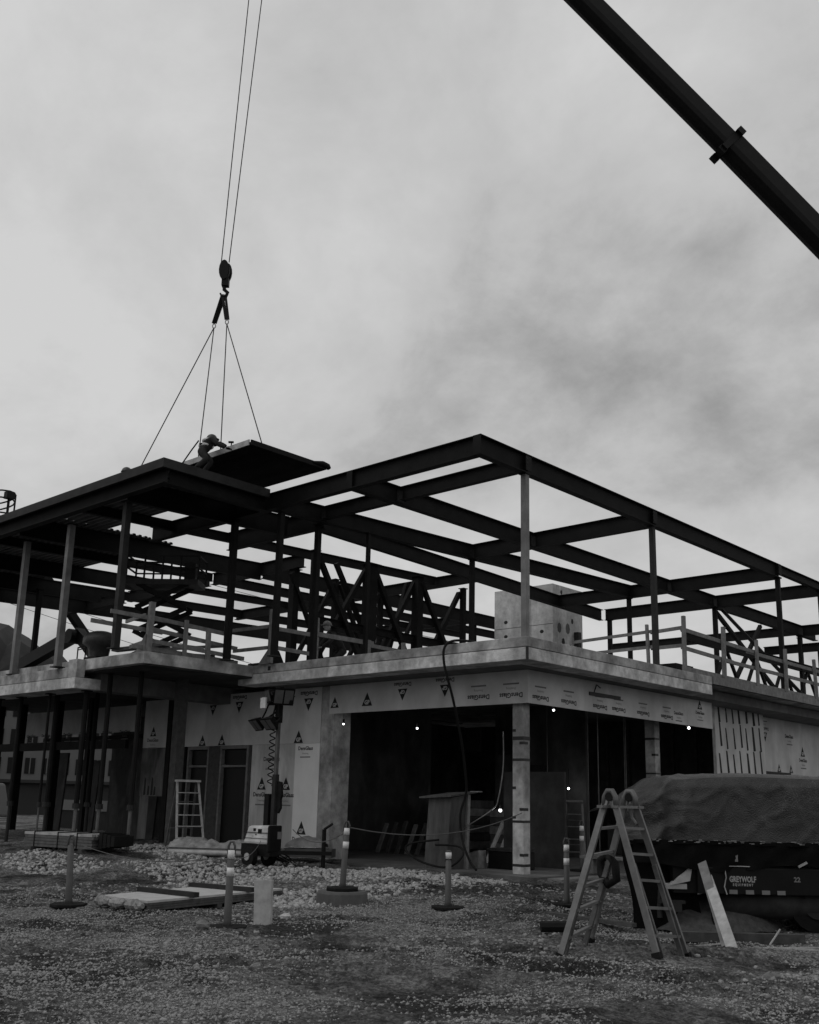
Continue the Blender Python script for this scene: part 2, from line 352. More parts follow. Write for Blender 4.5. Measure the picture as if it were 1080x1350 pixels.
# rubble bank in front of the building
bx_ = -22.5+10.5*np.random.rand(16000); by_ = 10.6+5.6*np.random.rand(16000)
kp = (vnoise(bx_*.7+3, by_*.7, 12) > .30+.35*np.random.rand(len(bx_))) & (by_ < 16.6)
stones('rubble_stones', 'pale coarse rubble banked up along the front of the building', bx_[kp], by_[kp], .012+.055*np.random.rand(kp.sum())**3, mat('rubble_stone',0.30,.95,.7,20.0,.4,60), .8)
# far hill with forest
mb = MB(); n = 90; prev = None
rows = []
for j,(dd,hs) in enumerate(((330,0.0),(350,.55),(380,.85),(420,1.0),(520,.8))):
    row = []
    for i in range(n):
        t = i/(n-1); ang = R(-80+48*t)          # bearing from +Y towards -X
        h = 110*max(0,(1-t))**1.3*(0.92+.08*math.sin(9*t))*hs
        if hs > .5: h += (random.random()*5 if h > 1 else 0)
        row.append((math.sin(ang)*dd, math.cos(ang)*dd, h-2))
    rows.append(row)
vs = [p for r in rows for p in r]; fs = [(j*n+i,j*n+i+1,(j+1)*n+i+1,(j+1)*n+i) for j in range(4) for i in range(n-1)]
mb.add(vs, fs); o = mb.build('hill', FOREST); o['kind'] = 'structure'; o['label'] = 'dark wooded hillside far behind the left wing'

# ================================================================== THE BUILDING
B = thing('unfinished_building', 'two storey building under construction with bare steel frame over a concrete floor', 'building', (-11.54, 15.88, 0.2))
ZT, ZB = 8.68, 8.27
FX, FY = -12.45, 17.15
# --- concrete
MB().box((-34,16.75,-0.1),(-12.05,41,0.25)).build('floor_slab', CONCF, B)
# upper floor slab (plan outline as boxes butted end to end)
MB().box((-20.0,15.88,4.60),(-11.54,23.62,4.80)).build('upper_floor_slab', CONC, B, bevel=0.012)
MB().box((-20.0,23.62,4.62),(-11.54,41,4.795)).build('upper_floor_slab', CONC, B)
MB().box((-36,12.75,4.53),(-20.0,41,4.797)).build('upper_floor_slab', CONC, B, bevel=0.012)
MB().box((-20.0,15.03,4.53),(-19.86,15.88,4.797)).box((-20.0,12.75,4.53),(-19.86,15.03,4.797)).build('slab_edge_strip', CONC, B)
# edge beams (the joint between slab and beam shows as a dark line)
MB().box((-20.45,15.885,4.35),(-11.545,16.45,4.592)).build('edge_beam', CONCL, B, bevel=0.012)
MB().box((-12.1,16.45,4.35),(-11.545,23.615,4.592)).build('edge_beam', CONCL, B, bevel=0.012)
MB().box((-36,12.5,4.08),(-22.35,13.2,4.34)).build('edge_beam', CONCL, B, bevel=0.012)
MB().box((-36,12.51,4.35),(-22.75,12.745,4.60)).build('edge_beam', CONC, B, bevel=0.012)
MB().box((-22.75,12.52,4.35),(-22.36,12.745,4.78)).build('edge_beam', CONC, B)
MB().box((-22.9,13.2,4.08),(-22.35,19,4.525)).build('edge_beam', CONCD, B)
MB().box((-11.60,23.62,4.62),(-11.50,33.5,4.81)).build('edge_form_board', WOOD, B)
# soffit
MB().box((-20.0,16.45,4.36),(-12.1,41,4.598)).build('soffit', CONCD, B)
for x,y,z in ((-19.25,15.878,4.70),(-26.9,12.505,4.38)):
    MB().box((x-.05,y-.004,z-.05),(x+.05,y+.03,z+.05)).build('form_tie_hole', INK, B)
for x0,x1,y0,y1 in ((-36,-22.95,13.25,19),(-22.3,-19.9,12.95,17.1),(-36,-24.8,19.05,30)): MB().box((x0,y0,4.495),(x1,y1,4.526)).build('soffit_shade_board', mat('soffit_shade_dark',0.05,.9,.4,2.0,stain=.4), B)  # dark boards added below the wing slab, shade put into their colour
# corner chamfer strip on slab corner
MB().box((-11.56,15.86,4.352),(-11.52,15.90,4.59)).build('corner_strip', STEELM, B)

# --- printed marks on the sheathing
G_GP = text_geo('GP', 0.135, 0.006); G_DG = text_geo('DensGlass', 0.15, 0.004); G_SH = text_geo('Sheathing', 0.07); G_SM = ([(-.22,0,0),(.22,0,0),(.22,.035,0),(-.22,.035,0)],[(0,1,2,3)])
def mark(panel, o, u, kind='full', flip=False, s=1.0):
    """o = centre of the triangle base, u = reading direction, v = up"""
    u = Vector(u); v = V(0,0,1)
    if flip: u = -u; v = -v
    n = u.cross(v); mb = MB(); o = Vector(o)
    us, vs_ = u*s, v*s
    def T(geo, dy, mi, lift): mb.add([o+us*a+vs_*(b+dy)+n*lift for a,b,_ in geo[0]], geo[1], mi)
    if kind in ('full','tri'):
        mb.add([o+us*a+vs_*b+n*0.003 for a,b in ((-.175,0),(.175,0),(0,.32))], [(0,1,2)], 0)
        T(G_GP, .04, 1, .006); mb.build('printed_triangle', [INK, SHEATH, INKF], panel)
    if kind in ('full','text'):
        mb = MB(); T(G_DG, -.17, 0, .003); mb.build('printed_word', [INK, SHEATH, INKF], panel)
        mb = MB(); T(G_SH, -.29, 2, .003); mb.build('printed_word', [INK, SHEATH, INKF], panel)
        mb = MB(); T(G_SM, -.39, 2, .003); mb.build('printed_word', [INK, SHEATH, INKF], panel)
def sheet(a, b, m=SHEATH): return MB().box(a, b).build('sheathing_board', m, B)
UL, UR = (1,0,0), (0,1,0)        # reading directions on the two faces
# fascia, front face
ft = []
for x0,x1 in ((-18.42,-17.2),(-17.195,-14.76),(-14.755,-12.45)): ft.append(sheet((x0,FY,3.66),(x1,FY+.02,4.345)))
mark(ft[0], (-18.23,FY,3.80), UL, 'tri', False, .85); mark(ft[1], (-17.12,FY,3.80), UL, 'tri', False, 1)
mark(ft[1], (-15.98,FY,4.19), UL, 'full', True, .9) if False else None
def halfmark(panel, o, u, flip): mark(panel, o, u, 'tri', flip, .9)
mb_ = [(ft[1],(-15.98,FY,4.14)),(ft[2],(-14.7,FY,4.16))]
for p,o in mb_: mark(p, o, UL, 'full', True, .85)
mark(ft[2], (-13.75,FY,3.72), UL, 'text', True, .95); mark(ft[2], (-12.88,FY,3.72), UL, 'text', True, .95)
fr = []
for y0,y1 in ((17.17,19.6),(19.605,22.04),(22.045,24.0),(24.005,25.39)): fr.append(sheet((FX-.02,y0,3.66),(FX,y1,4.345)))
for y,p in ((17.6,0),(18.65,0),(19.9,1),(20.7,1),(21.8,1),(22.95,2)): mark(fr[p], (FX,y,3.68), UR, 'text', True, .92)
mark(fr[2], (FX,23.55,4.02), UR, 'text', False, .75); mark(fr[3], (FX,24.7,4.12), UR, 'full', False, .75)
MB().box((FX,19.45,4.02),(FX+.03,20.75,4.10)).build('tape_strip', TAPE, fr[1])
MB().tube([(FX+.01,19.65,4.10),(FX+.02,19.75,4.28),(FX+.02,19.9,4.22)],.012).build('cable_loop', BLACK, fr[1])
# pier at the left of the opening
MB().box((-18.70,17.16,0.1),(-18.26,17.75,4.345)).build('concrete_pier', CONC, B, bevel=.015)
# front wall with the two tall window openings
w1, w2 = (-24.1,-23.12), (-22.62,-21.42)
sh = sheet((-26.4,FY,2.97),(-24.75,FY+.02,4.345)); mark(sh, (-25.9,FY,3.3), UL, 'full', False, .9)
sh = sheet((-24.745,FY,2.97),(-22.31,FY+.02,4.345)); mark(sh,(-23.1,FY,4.08),UL,'full',True,.9); mark(sh,(-23.49,FY,2.98),UL,'tri',False,.95); mark(sh,(-22.62,FY,2.98),UL,'tri',False,.95)
sh = sheet((-22.305,FY,2.97),(-19.87,FY+.02,4.345)); mark(sh,(-21.95,FY,4.12),UL,'full',True,.95)
sh = sheet((-19.865,FY,2.97),(-18.705,FY+.02,4.345)); mark(sh,(-19.18,FY,4.08),UL,'full',True,1.0); mark(sh,(-19.5,FY,2.98),UL,'tri',False,1.0)
sh = sheet((-21.3,FY,0.2),(-19.61,FY+.02,2.965), SHEATHW); mark(sh,(-20.84,FY,1.83),UL,'full',False,1.0); mark(sh,(-19.9,FY,1.83),UL,'full',False,1.0); mark(sh,(-20.5,FY,2.72),UL,'text',False,1.0)
sh = sheet((-19.605,FY,0.2),(-18.705,FY+.02,2.965), SHEATHL); mark(sh,(-19.25,FY,0.78),UL,'full',False,1.0); mark(sh,(-19.22,FY,2.95),UL,'text',False,.85)
WETB = mat('sheathing_wet', 0.16, .9, .35, 2.0, stain=.6, stretch=(4,4,.5)); sheet((-26.4,FY,1.6),(-24.6,FY+.02,2.965), WETB); sheet((-26.35,FY,0.2),(-25.9,FY+.02,1.595), WETB)
for k in range(9):
    x = -26.35+1.7*random.random(); h = .2+.5*random.random()
    MB().prism([(-.05,0),(.06,.02),(.04,h),(-.02,h*1.1)], (x,FY,1.62),(1,0,0),(0,0,1),(0,-.004,0)).build('damp_streak', INK, B)
for (a,b) in (w1,w2):
    MB().box((a,FY-.03,.25),(a+.07,FY+.12,2.96)).box((b-.07,FY-.03,.25),(b,FY+.12,2.96)).box((a+.07,FY-.03,2.88),(b-.07,FY+.12,2.96)).box((a+.07,FY,2.40),(b-.07,FY+.10,2.46)).build('window_frame', WOOD, B)
    MB().box((a+.07,FY+.08,.3),(b-.07,FY+.085,2.38)).box((a+.07,FY+.08,2.48),(b-.07,FY+.085,2.86)).build('window_pane', GLASSD, B)
MB().box((-23.10,FY-.02,.25),(-22.64,FY+.1,2.96)).build('wall_stud_post', WOODD, B)
MB().box((-21.40,FY-.02,.25),(-21.31,FY+.1,2.96)).build('wall_stud_post', WOODD, B)
# right face: streaked wall and the boarded wall beyond it
WX = -12.9
pan = MB().box((WX-.02,26.45,2.5),(WX,29.6,4.62)).build('sheathing_board', SHEATH, B)
MB().box((WX-.02,26.3,0.25),(WX-.002,26.445,4.62)).build('wall_stud_post', CONC, B)
for r in range(3):
    for k in range(7):
        y = 26.7+.43*k+random.uniform(-.06,.06); z0 = 2.55+.72*r+random.uniform(-.05,.05); L_ = random.uniform(.56,.70); w_ = random.uniform(.04,.075)
        MB().prism([(-w_+.05,0),(w_+.05,.02),(w_*.8-.03,L_),(-w_*.6-.03,L_*1.02)], (WX,y,z0),(0,1,0),(0,0,1),(.006,0,0)).build('adhesive_streak', INK, pan)
p2 = MB().box((WX-.3,29.62,2.5),(WX-.28,34.9,4.62)).build('sheathing_board', SHEATH, B)
mark(p2,(WX-.28,30.3,3.9),UR,'full',True,.9); mark(p2,(WX-.28,32.1,4.0),UR,'text',False,1); mark(p2,(WX-.28,33.1,3.3),UR,'full',False,1.0); mark(p2,(WX-.28,31.2,2.75),UR,'tri',False,.8); mark(p2,(WX-.28,32.1,2.75),UR,'tri',False,.8)
MB().box((WX-.28,29.7,2.3),(WX-.2,31.9,2.74)).build('window_opening', GLASSD, B)
MB().box((WX-.3,29.62,0.2),(WX-.28,36,2.495)).build('sheathing_board', SHEATHW, B)
MB().box((WX-.02,26.45,.2),(WX,29.6,2.495)).build('sheathing_board', SHEATHW, B)
# columns at the corner of the ground floor
def gcol(x, y, wx, wy, z0, z1, bands):
    c = MB().box((x-wx,y,z0),(x,y+wy,z1)).build('concrete_column', CONC, B, bevel=.012)
    for z,s in bands:
        mb = MB(); h = .028 if s != 'w' else .04
        if s in ('f','w'): mb.box((x-wx-.004,y-.004,z-h),(x+.004,y+wy+.004,z+h*random.uniform(.3,1)))
        elif s == 'l': mb.box((x-wx-.004,y-.004,z-h),(x-wx+.09,y+.01,z+h))
        elif s == 'r': mb.box((x-.1,y-.004,z-h),(x+.004,y+.16,z+h))
        mb.build('tape_strip', TAPE, c)
gcol(-12.7,17.33,.28,.23,.2,3.9,((3.12,'l'),(2.96,'w'),(2.86,'r'),(2.52,'f'),(1.95,'l'),(1.52,'r'),(1.36,'l'),(1.28,'f'),(.62,'r'),(.42,'f')))
gcol(-13.0,23.3,.28,.25,.2,4.3,((3.3,'f'),(2.9,'r'),(2.45,'f'),(1.9,'l'),(1.6,'f')))
# dark interior
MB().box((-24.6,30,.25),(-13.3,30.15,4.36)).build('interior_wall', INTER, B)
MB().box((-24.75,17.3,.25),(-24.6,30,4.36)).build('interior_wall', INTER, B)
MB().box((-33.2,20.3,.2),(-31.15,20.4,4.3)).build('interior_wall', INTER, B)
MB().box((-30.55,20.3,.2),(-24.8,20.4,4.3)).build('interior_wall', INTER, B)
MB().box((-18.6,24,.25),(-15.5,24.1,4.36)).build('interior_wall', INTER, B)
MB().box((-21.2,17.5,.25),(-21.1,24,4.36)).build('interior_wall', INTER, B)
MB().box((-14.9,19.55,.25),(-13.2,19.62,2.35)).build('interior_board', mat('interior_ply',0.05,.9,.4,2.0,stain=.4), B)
for k in range(8):
    x = -20.9+.8*k; MB().box((x,29.85,.25),(x+.08,29.98,4.3)).build('interior_stud', WOODD, B)
for x,y in ((-13.6,21.6),(-14.2,23.9),(-14.9,25.0),(-14.4,22.4),(-16.0,22.9)): MB().tube([(x,y,.25),(x,y,4.3)],.014,7).build('interior_pipe', ALUD, B)
for k,(x,z) in enumerate(((-19.9,3.1),(-18.4,3.0),(-17.6,2.0))): MB().box((x,23.9,z),(x+.8,23.98,z+.7)).build('interior_vent_panel', STEELM, B)
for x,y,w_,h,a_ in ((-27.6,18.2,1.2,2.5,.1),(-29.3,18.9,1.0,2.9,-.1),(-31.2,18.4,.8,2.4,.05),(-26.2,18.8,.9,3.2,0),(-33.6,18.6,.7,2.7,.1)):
    MB().obox((x,y,.3+h/2),(w_*.5,.05*a_,0),(0,.03,0),(.02,.05,h/2)).build('added_shade_panel', INTER, B)  # dark panels added to darken the space under the left wing
for x in (-34.6,-33.0,-30.6,-28.6): MB().box((x-.09,16.6,.2),(x+.09,16.8,4.5)).build('steel_column', STEEL, B)
MB().box((-36,16.62,2.95),(-26.5,16.74,3.2)).build('steel_beam', STEEL, B)
# far fascia strip under the left wing
for x0,x1 in ((-29.5,-27.1),(-31.9,-29.505),(-34.4,-31.905)): 
    s_ = sheet((x0,FY+.3,3.5),(x1,FY+.32,4.3)); mark(s_,((x0+x1)/2+.4,FY+.3,3.62),UL,'text',False,.9); mark(s_,((x0+x1)/2-.6,FY+.3,3.62),UL,'text',False,.9)
MB().box((-33,17.5,3.3),(-27,17.62,3.42)).build('steel_angle', STEEL, B)
# --- concrete core on the upper floor
CORE = mat('concrete_core', 0.46, 0.9, 0.25, 5.0, 0.35, 45, stain=0.25)
core = MB().box((-23.7,30.5,4.8),(-21.0,30.75,9.55)).build('concrete_core_wall', CORE, B, bevel=.015)
c2 = MB().box((-21.25,30.76,4.8),(-21.0,32.45,9.55)).build('concrete_core_wall', CORE, B, bevel=.015)
for x,z in ((-23.15,8.3),(-23.15,7.75),(-21.5,7.8),(-21.5,7.1)): MB().prism([(.09*math.cos(t*.7854),.07*math.sin(t*.7854)) for t in range(8)],(x,30.5,z),(1,0,0),(0,0,1),(0,-.004,0)).build('form_tie_hole', INK, core)
for y,z,a in ((30.9,7.95,.13),(31.45,7.98,.14),(31.75,8.3,.07),(31.15,7.45,.10),(31.05,9.3,.06),(31.6,7.3,.07)): MB().prism([(a*math.cos(t*.7854),a*1.5*math.sin(t*.7854)) for t in range(8)],(-21.0,y,z),(0,1,0),(0,0,1),(.004,0,0)).build('form_patch', CONCF if a > .12 else INK, c2)
MB().box((-23.7,30.495,8.05),(-21.0,30.503,8.068)).build('form_joint', CONCF, core); MB().box((-22.0,30.495,4.8),(-21.982,30.503,9.5)).build('form_joint', CONCF, core)
MB().box((-20.99,31.85,4.8),(-20.8,32.05,7.9)).build('core_post', STEELM, B)
# --- steel frame
def beam(p, q, dep=.41, fl=.18, name='steel_beam', m=STEEL): return MB().ibeam(p, q, dep, fl).build(name, m, B)
def colm(x, y, z0, z1, w=.165, m=STEEL, name='steel_column'):
    w *= .74
    c = MB().box((x-w/2,y-w/2,z0+.025),(x+w/2,y+w/2,z1)).build(name, m, B)
    MB().box((x-w*.9,y-w*.9,z0),(x+w*.9,y+w*.9,z0+.025)).build('base_plate', STEELM, c); MB().box((x-w*.75,y-w*.75,z1),(x+w*.75,y+w*.75,z1+.018)).build('cap_plate', STEEL, c)
    return c
beam((-11.9,14.75,ZT),(-11.9,28.95,ZT)); beam((-11.9,28.95,ZT),(-11.9,32.3,ZT),.26,.16)
beam((-12.0,14.84,ZT),(-23.2,14.84,ZT))
def r3x(y): return -18.2+(y-14.84)*.0925
beam((-15.5,14.93,ZT),(-15.5,41,ZT),.41,.2)
beam((r3x(14.9),14.9,ZT-.002),(r3x(29),29,ZT-.002),.41,.2)
for a,b in ((-11.99,-15.4),(-15.6,-18.0)): beam((a,16.38,ZT),(b,16.38,ZT),.33,.16)
for y,a,b,dp in ((21.6,-11.99,-15.4,.41),(21.6,-15.6,-17.5,.41),(28.98,-11.99,-15.4,.41),(28.98,-15.6,-19.7,.41),(32.15,-11.99,-15.4,.41),(32.15,-15.6,-19.8,.41),(39.5,-9,-15.4,.41),(39.5,-15.6,-24,.35)): beam((a,y,ZT),(b,y,ZT),dp,.18)
# stiffeners / splice plates on the perimeter beams
for y in (16.3,21.55,28.75): MB().box((-11.99,y-.008,ZB+.02),(-11.812,y+.008,ZT-.02)).build('stiffener_plate', STEEL, B)
for x in (-15.5,): MB().box((x-.09,14.752,ZB+.02),(x+.09,14.76,ZT-.02)).build('stiffener_plate', STEEL, B)
MB().box((-12.0,14.738,ZB+.001),(-11.805,14.748,ZT-.001)).build('end_plate', STEEL, B)
for x,y in ((-15.5,16.38),(-15.5,21.6),(-15.5,28.98),(-17.6,21.6),(-18.05,16.38),(-15.5,32.15)):
    pl = MB().box((x+.008,y-.12,ZB+.06),(x+.022,y+.12,ZT-.06)).build('connection_plate', mat('steel_plate',0.016,.7,.4,6,spec=.12), B)
    MB().box((x+.022,y-.09,ZB+.1),(x+.03,y-.06,ZB+.13)).build('bolt', STEELM, pl); MB().box((x+.022,y-.09,ZB+.22),(x+.03,y-.06,ZB+.25)).build('bolt', STEELM, pl)
for y in (16.32,21.52,28.85):
    pl = MB().box((-11.806,y-.10,ZB+.05),(-11.798,y+.10,ZT-.05)).build('connection_plate', mat('steel_plate',0.016,.7,.4,6,spec=.12), B)
    for k in range(3): MB().box((-11.798,y-.07,ZB+.1+.09*k),(-11.79,y-.04,ZB+.13+.09*k)).build('bolt', STEELM, pl)
# left wing roof frame
beam((-18.35,12.04,ZT-.003),(-18.35,14.74,ZT-.003),.44,.2); beam((-18.25,11.93,ZT-.003),(-36,11.93,ZT-.003),.44,.2)
MB().box((-36,11.74,ZT-.13),(-18.24,11.82,ZT+.075)).build('edge_angle', STEELM, B); MB().box((-18.24,11.74,ZT-.13),(-18.16,14.72,ZT+.075)).build('edge_angle', STEELM, B)
def skew(x, y): return x+(y-16)*.115
for x,y0,y1,dp in ((-19.5,12.03,16.4,.52),(-22.1,12.03,24.1,.25),(-24.58,12.03,19.42,.52),(-27.05,12.03,19.42,.26),(-29.35,12.03,19.42,.48),(-29.35,19.42,33,.25),(-32.1,12.03,18.5,.52),(-32.1,18.5,34,.3),(-34.8,12.03,34,.5)): beam((skew(x,y0),y0,ZT-.005),(skew(x,y1),y1,ZT-.005),dp,.14)
for x0,x1 in ((-22.2,-24.2),(-24.4,-26.6),(-26.8,-28.9),(-29.1,-31.5),(-31.8,-36)): beam((x0,19.42,ZT-.01),(x1,19.42,ZT-.01),.38,.18)
beam((-19.5,24.2,ZT-.01),(-31.5,24.2,ZT-.01),.34,.18); beam((-24.2,30,ZT-.01),(-34,30,ZT-.01),.34,.18)
beam((-18.75,16.6,ZT-.004),(-19.95,32.1,ZT-.004),.40,.18); beam((-18.2,16.5,ZT-.008),(-22.0,16.5,ZT-.008),.5,.16); beam((-24.19,19.5,ZT-.006),(-24.1,33,ZT-.006),.46,.14); beam((-26.65,19.5,ZT-.006),(-26.2,34,ZT-.006),.3,.14)
# roof deck sheets (ribbed), each one a piece
def deck(name, x0, x1, y0, y1, z, m, parent, h=.05, pitch=.2):
    n = max(2,int(round((y1-y0)/pitch))); p = (y1-y0)/n; pts = []
    for k in range(n): 
        a = y0+k*p; pts += [(a,0),(a+.35*p,0),(a+.5*p,h),(a+.85*p,h)]
    pts.append((y1,0)); mb = MB(); vs = []
    for x in (x0,x1):
        for t in (0,.004):
            vs += [(x,a,z+b+t) for a,b in pts]
    k = len(pts); fs = []
    for i in range(k-1): fs += [(i,i+1,2*k+i+1,2*k+i),(k+i,3*k+i,3*k+i+1,k+i+1),(i,k+i,k+i+1,i+1),(2*k+i,2*k+i+1,3*k+i+1,3*k+i)]
    return mb.add(vs,fs).build(name, m, parent)
DECKM = mat('deck_sheet_underside', 0.10, 0.5, 0.3, 3.0)
for x0,x1 in ((-20.4,-18.26),(-22.3,-20.38),(-24.4,-22.28)):
    for y0,y1 in ((11.83,12.65),(12.6,13.45),(13.4,14.16)): deck('deck_sheet', x0,x1,y0,y1,ZT+.002+.008*(int(y0*10)%2),DECKM,B)
for x0,x1 in ((-26.8,-24.38),(-29.2,-26.78),(-31.9,-29.18),(-36,-31.88)):
    for y0,y1 in ((11.83,12.76),(12.71,13.66),(13.6,14.56),(14.51,15.46),(15.4,16.3)): deck('deck_sheet', x0,x1,y0,y1,ZT+.002+.008*(int(y0*10)%2),DECKM,B)
# upper storey columns
colm(-11.9,16.32,4.8,ZB-.02,.17,STEELG); colm(-11.9,21.52,4.8,ZB-.02,.16,STEELM); colm(-11.9,28.85,4.8,ZB-.02,.165); colm(-11.9,32.1,4.8,8.4,.165)
colm(-20.2,12.2,4.8,8.22,.2,STEELM); colm(-23.15,12.45,4.61,8.22,.2,STEELG); colm(-25.75,12.62,4.61,8.22,.2,STEELG); colm(-31.9,16.25,4.8,ZB-.02,.2); colm(-28.4,12.8,4.61,8.22,.2,STEELM)
for x,y,w in ((-19.62,14.86,.19),(-18.1,15.05,.17),(-18.25,16.38,.17),(-17.85,17.75,.12),(-17.58,21.6,.16),(-16.95,28.98,.16),(-19.6,32.1,.18),(-15.5,32.15,.18),(-15.5,39.4,.2),(-22.6,19.42,.3),(-22.0,24.2,.2),(-24.3,30,.2),(-26.6,24.2,.2)): colm(x,y,4.8,ZB-.02,w)
# braced bays behind
BX = -20.3
for y,w in ((18.15,.22),(20.3,.42),(22.35,.34),(24.5,.2)): colm(BX,y,4.8,ZB-.03,w)
def brace(p, q, w=.13): MB().bar(p,q,w,w).build('brace', STEEL, B)
for y0,y1 in ((18.2,20.2),(20.4,22.3),(22.4,24.4)):
    brace((BX-.08,y0,5.0),(BX-.08,y1,8.1)); brace((BX+.08,y0,8.1),(BX+.08,y1,5.0))
brace((BX-.5,19.4,8.2),(BX-.5,21.6,4.9),.12); brace((BX-.4,21.2,4.9),(BX-.4,22.3,8.1),.12)
for y in (16.9,19.6,22.35): MB().prism([(-.45,0),(.45,0),(.12,.55),(-.12,.55)],(BX,y,4.8),(0,1,0),(0,0,1),(.03,0,0)).build('gusset_plate', STEEL, B)
beam((BX,18.2,6.45),(BX,24.5,6.45),.22,.14)
for y0,y1,xx in ((19.2,21.0,-22.6),(21.2,23.0,-22.6),(23.2,25.0,-22.6)):
    brace((xx,y0,4.9),(xx,y1,8.1),.11); brace((xx+.1,y0,8.1),(xx+.1,y1,4.9),.11)
for x,y in ((-22.6,21.1),(-22.6,23.1),(-23.8,22.2)): colm(x,y,4.8,ZB-.03,.2)
for x,y,h in ((-24.8,20.3,.9),(-23.4,21.6,1.1),(-21.4,21.8,.7)): MB().box((x-.5,y-.3,4.8),(x+.5,y+.3,4.8+h)).build('stacked_framing', STEEL, B)
brace((-12.5,32.3,4.9),(-15.3,32.3,8.2),.1); brace((-15.6,32.4,8.2),(-15.6,39.2,4.9),.12); brace((-15.6,32.6,4.9),(-15.6,36,8.2),.12)
for y in (33.5,35.2,37): colm(-13.2,y,4.8,7.2,.14)
beam((-12.2,33,7.3),(-12.2,41,7.3),.3,.16); beam((-15.5,36,7.4),(-10.5,36,7.4),.3,.16); beam((-13.2,25.4,6.35),(-13.2,40,6.35),.25,.14)
for k in range(6):
    y = 27+2*k; brace((-13.2,y,4.85),(-13.2,y+1,6.15),.08); brace((-13.2,y+1,6.15),(-13.2,y+2,4.85),.08)
MB().box((-14.2,25.5,4.8),(-13.5,26.5,5.5)).box((-14.6,27,4.8),(-13.6,28.4,5.3)).build('stacked_framing', STEEL, B)

# ================================================================== TEMPORARY GUARD RAILS (timber)
def guard(name, label, posts, rails, group='timber guard rails around the upper floor'):
    e = thing(name, label, 'guard rail', posts[0][0], group)
    for (x,y,z),top,w in posts: MB().bar((x,y,z),(x+random.uniform(-.03,.03),y+random.uniform(-.03,.03),top),w*.85,w*.7,(1,0,0)).build('post', WOOD, e)
    for p,q,h in rails: MB().bar(p,q,.04,h*.95).build('rail', WOOD, e)
    return e
guard('guard_rail','timber guard rail with five posts along the right hand slab edge above the streaked wall',
  [((-11.68,22.5,4.8),6.18,.11),((-11.68,24.6,4.8),6.2,.12),((-11.68,26.6,4.8),6.12,.1),((-11.68,28.5,4.8),6.1,.11),((-11.68,30.7,4.8),6.05,.11)],
  [((-11.75,22.5,5.87),(-11.75,26.7,5.79),.1),((-11.77,26.2,5.76),(-11.75,31.5,5.74),.1),((-11.75,22.5,5.42),(-11.75,25.3,5.36),.1),((-11.77,24.9,5.36),(-11.75,31.5,5.34),.1),((-11.74,22.5,4.9),(-11.74,31.5,4.88),.14)])
guard('guard_rail','short two rail timber guard rail beside the dark steel column right of the concrete core',
  [((-12.62,22.45,4.8),6.05,.09)],[((-14.9,22.5,5.80),(-12.5,22.5,5.88),.08),((-12.6,22.55,5.86),(-11.7,22.52,5.90),.09),((-14.6,22.5,5.46),(-12.5,22.5,5.49),.08),((-12.6,22.55,5.46),(-11.7,22.52,5.46),.09)])
guard('guard_rail','timber guard rail running back from the post at the middle of the front slab edge',
  [((-19.08,15.75,4.8),6.12,.13),((-18.9,17.05,4.8),6.08,.12),((-18.9,18.9,4.8),5.75,.12),((-18.9,20.3,4.8),5.85,.12)],
  [((-18.97,15.8,5.64),(-18.87,17.1,5.62),.1),((-18.85,16.9,5.66),(-18.9,19.1,5.68),.12),((-18.9,18.8,5.62),(-18.9,20.5,5.6),.1),((-18.95,15.7,5.17),(-18.9,17.1,5.14),.1),((-18.9,17.1,5.0),(-18.9,20.6,4.98),.12),((-20.7,15.72,5.73),(-19.15,15.72,5.70),.09),((-20.5,15.72,5.2),(-19.15,15.72,5.18),.09)])
guard('guard_rail','crowded timber guard rail of many boards along the edge of the left wing slab',
  [((-20.05,12.95,4.8),5.97,.15),((-20.05,13.95,4.8),5.69,.1),((-20.05,14.62,4.8),5.5,.12),((-20.05,15.15,4.8),5.98,.13)],
  [((-20.1,11.95,5.62),(-20.1,13.4,5.60),.1),((-20.15,13.0,5.64),(-20.1,15.2,5.52),.1),((-20.3,11.6,5.38),(-20.2,13.4,5.33),.1),((-20.2,13.0,5.38),(-20.2,15.6,5.22),.1),((-20.05,13.0,5.08),(-20.1,15.75,4.98),.1),((-20.15,12.6,4.92),(-20.15,15.6,4.86),.11),((-20.9,12.85,5.58),(-20.1,12.85,5.66),.08),((-21.2,13.2,5.05),(-20.2,13.1,5.12),.1),((-21.0,13.6,5.2),(-20.2,14.6,5.1),.09),((-20.8,13.3,4.95),(-20.3,15.4,5.28),.08)])
MB().prism([(0,0),(.4,0),(.4,.42)],(-20.45,12.86,4.8),(1,0,0),(0,0,1),(0,.05,0)).build('edge_gusset_board', WOOD, B)
MB().prism([(0,0),(.5,0),(.5,.5)],(-19.6,15.8,4.8),(1,0,0),(0,0,1),(0,.05,0)).build('edge_gusset_board', WOOD, B)
# loose timber stacked on the wing slab
for k,(a,b,z,lb) in enumerate((((-20.9,13.3),(-20.7,15.6),4.85,'long dark plank lowest in the heap behind the left wing guard rail'),((-21.1,13.6),(-20.6,15.2),4.95,'dark plank lying across the heap behind the left wing guard rail'),((-22.2,13.4),(-20.6,13.8),5.08,'dark plank end sticking out left of the left wing guard rail post'))):
    tag(MB().bar((*a,z),(*b,z+.05),.22,.08).build('plank', WOODD), lb, 'plank', 'loose planks on the left wing slab')

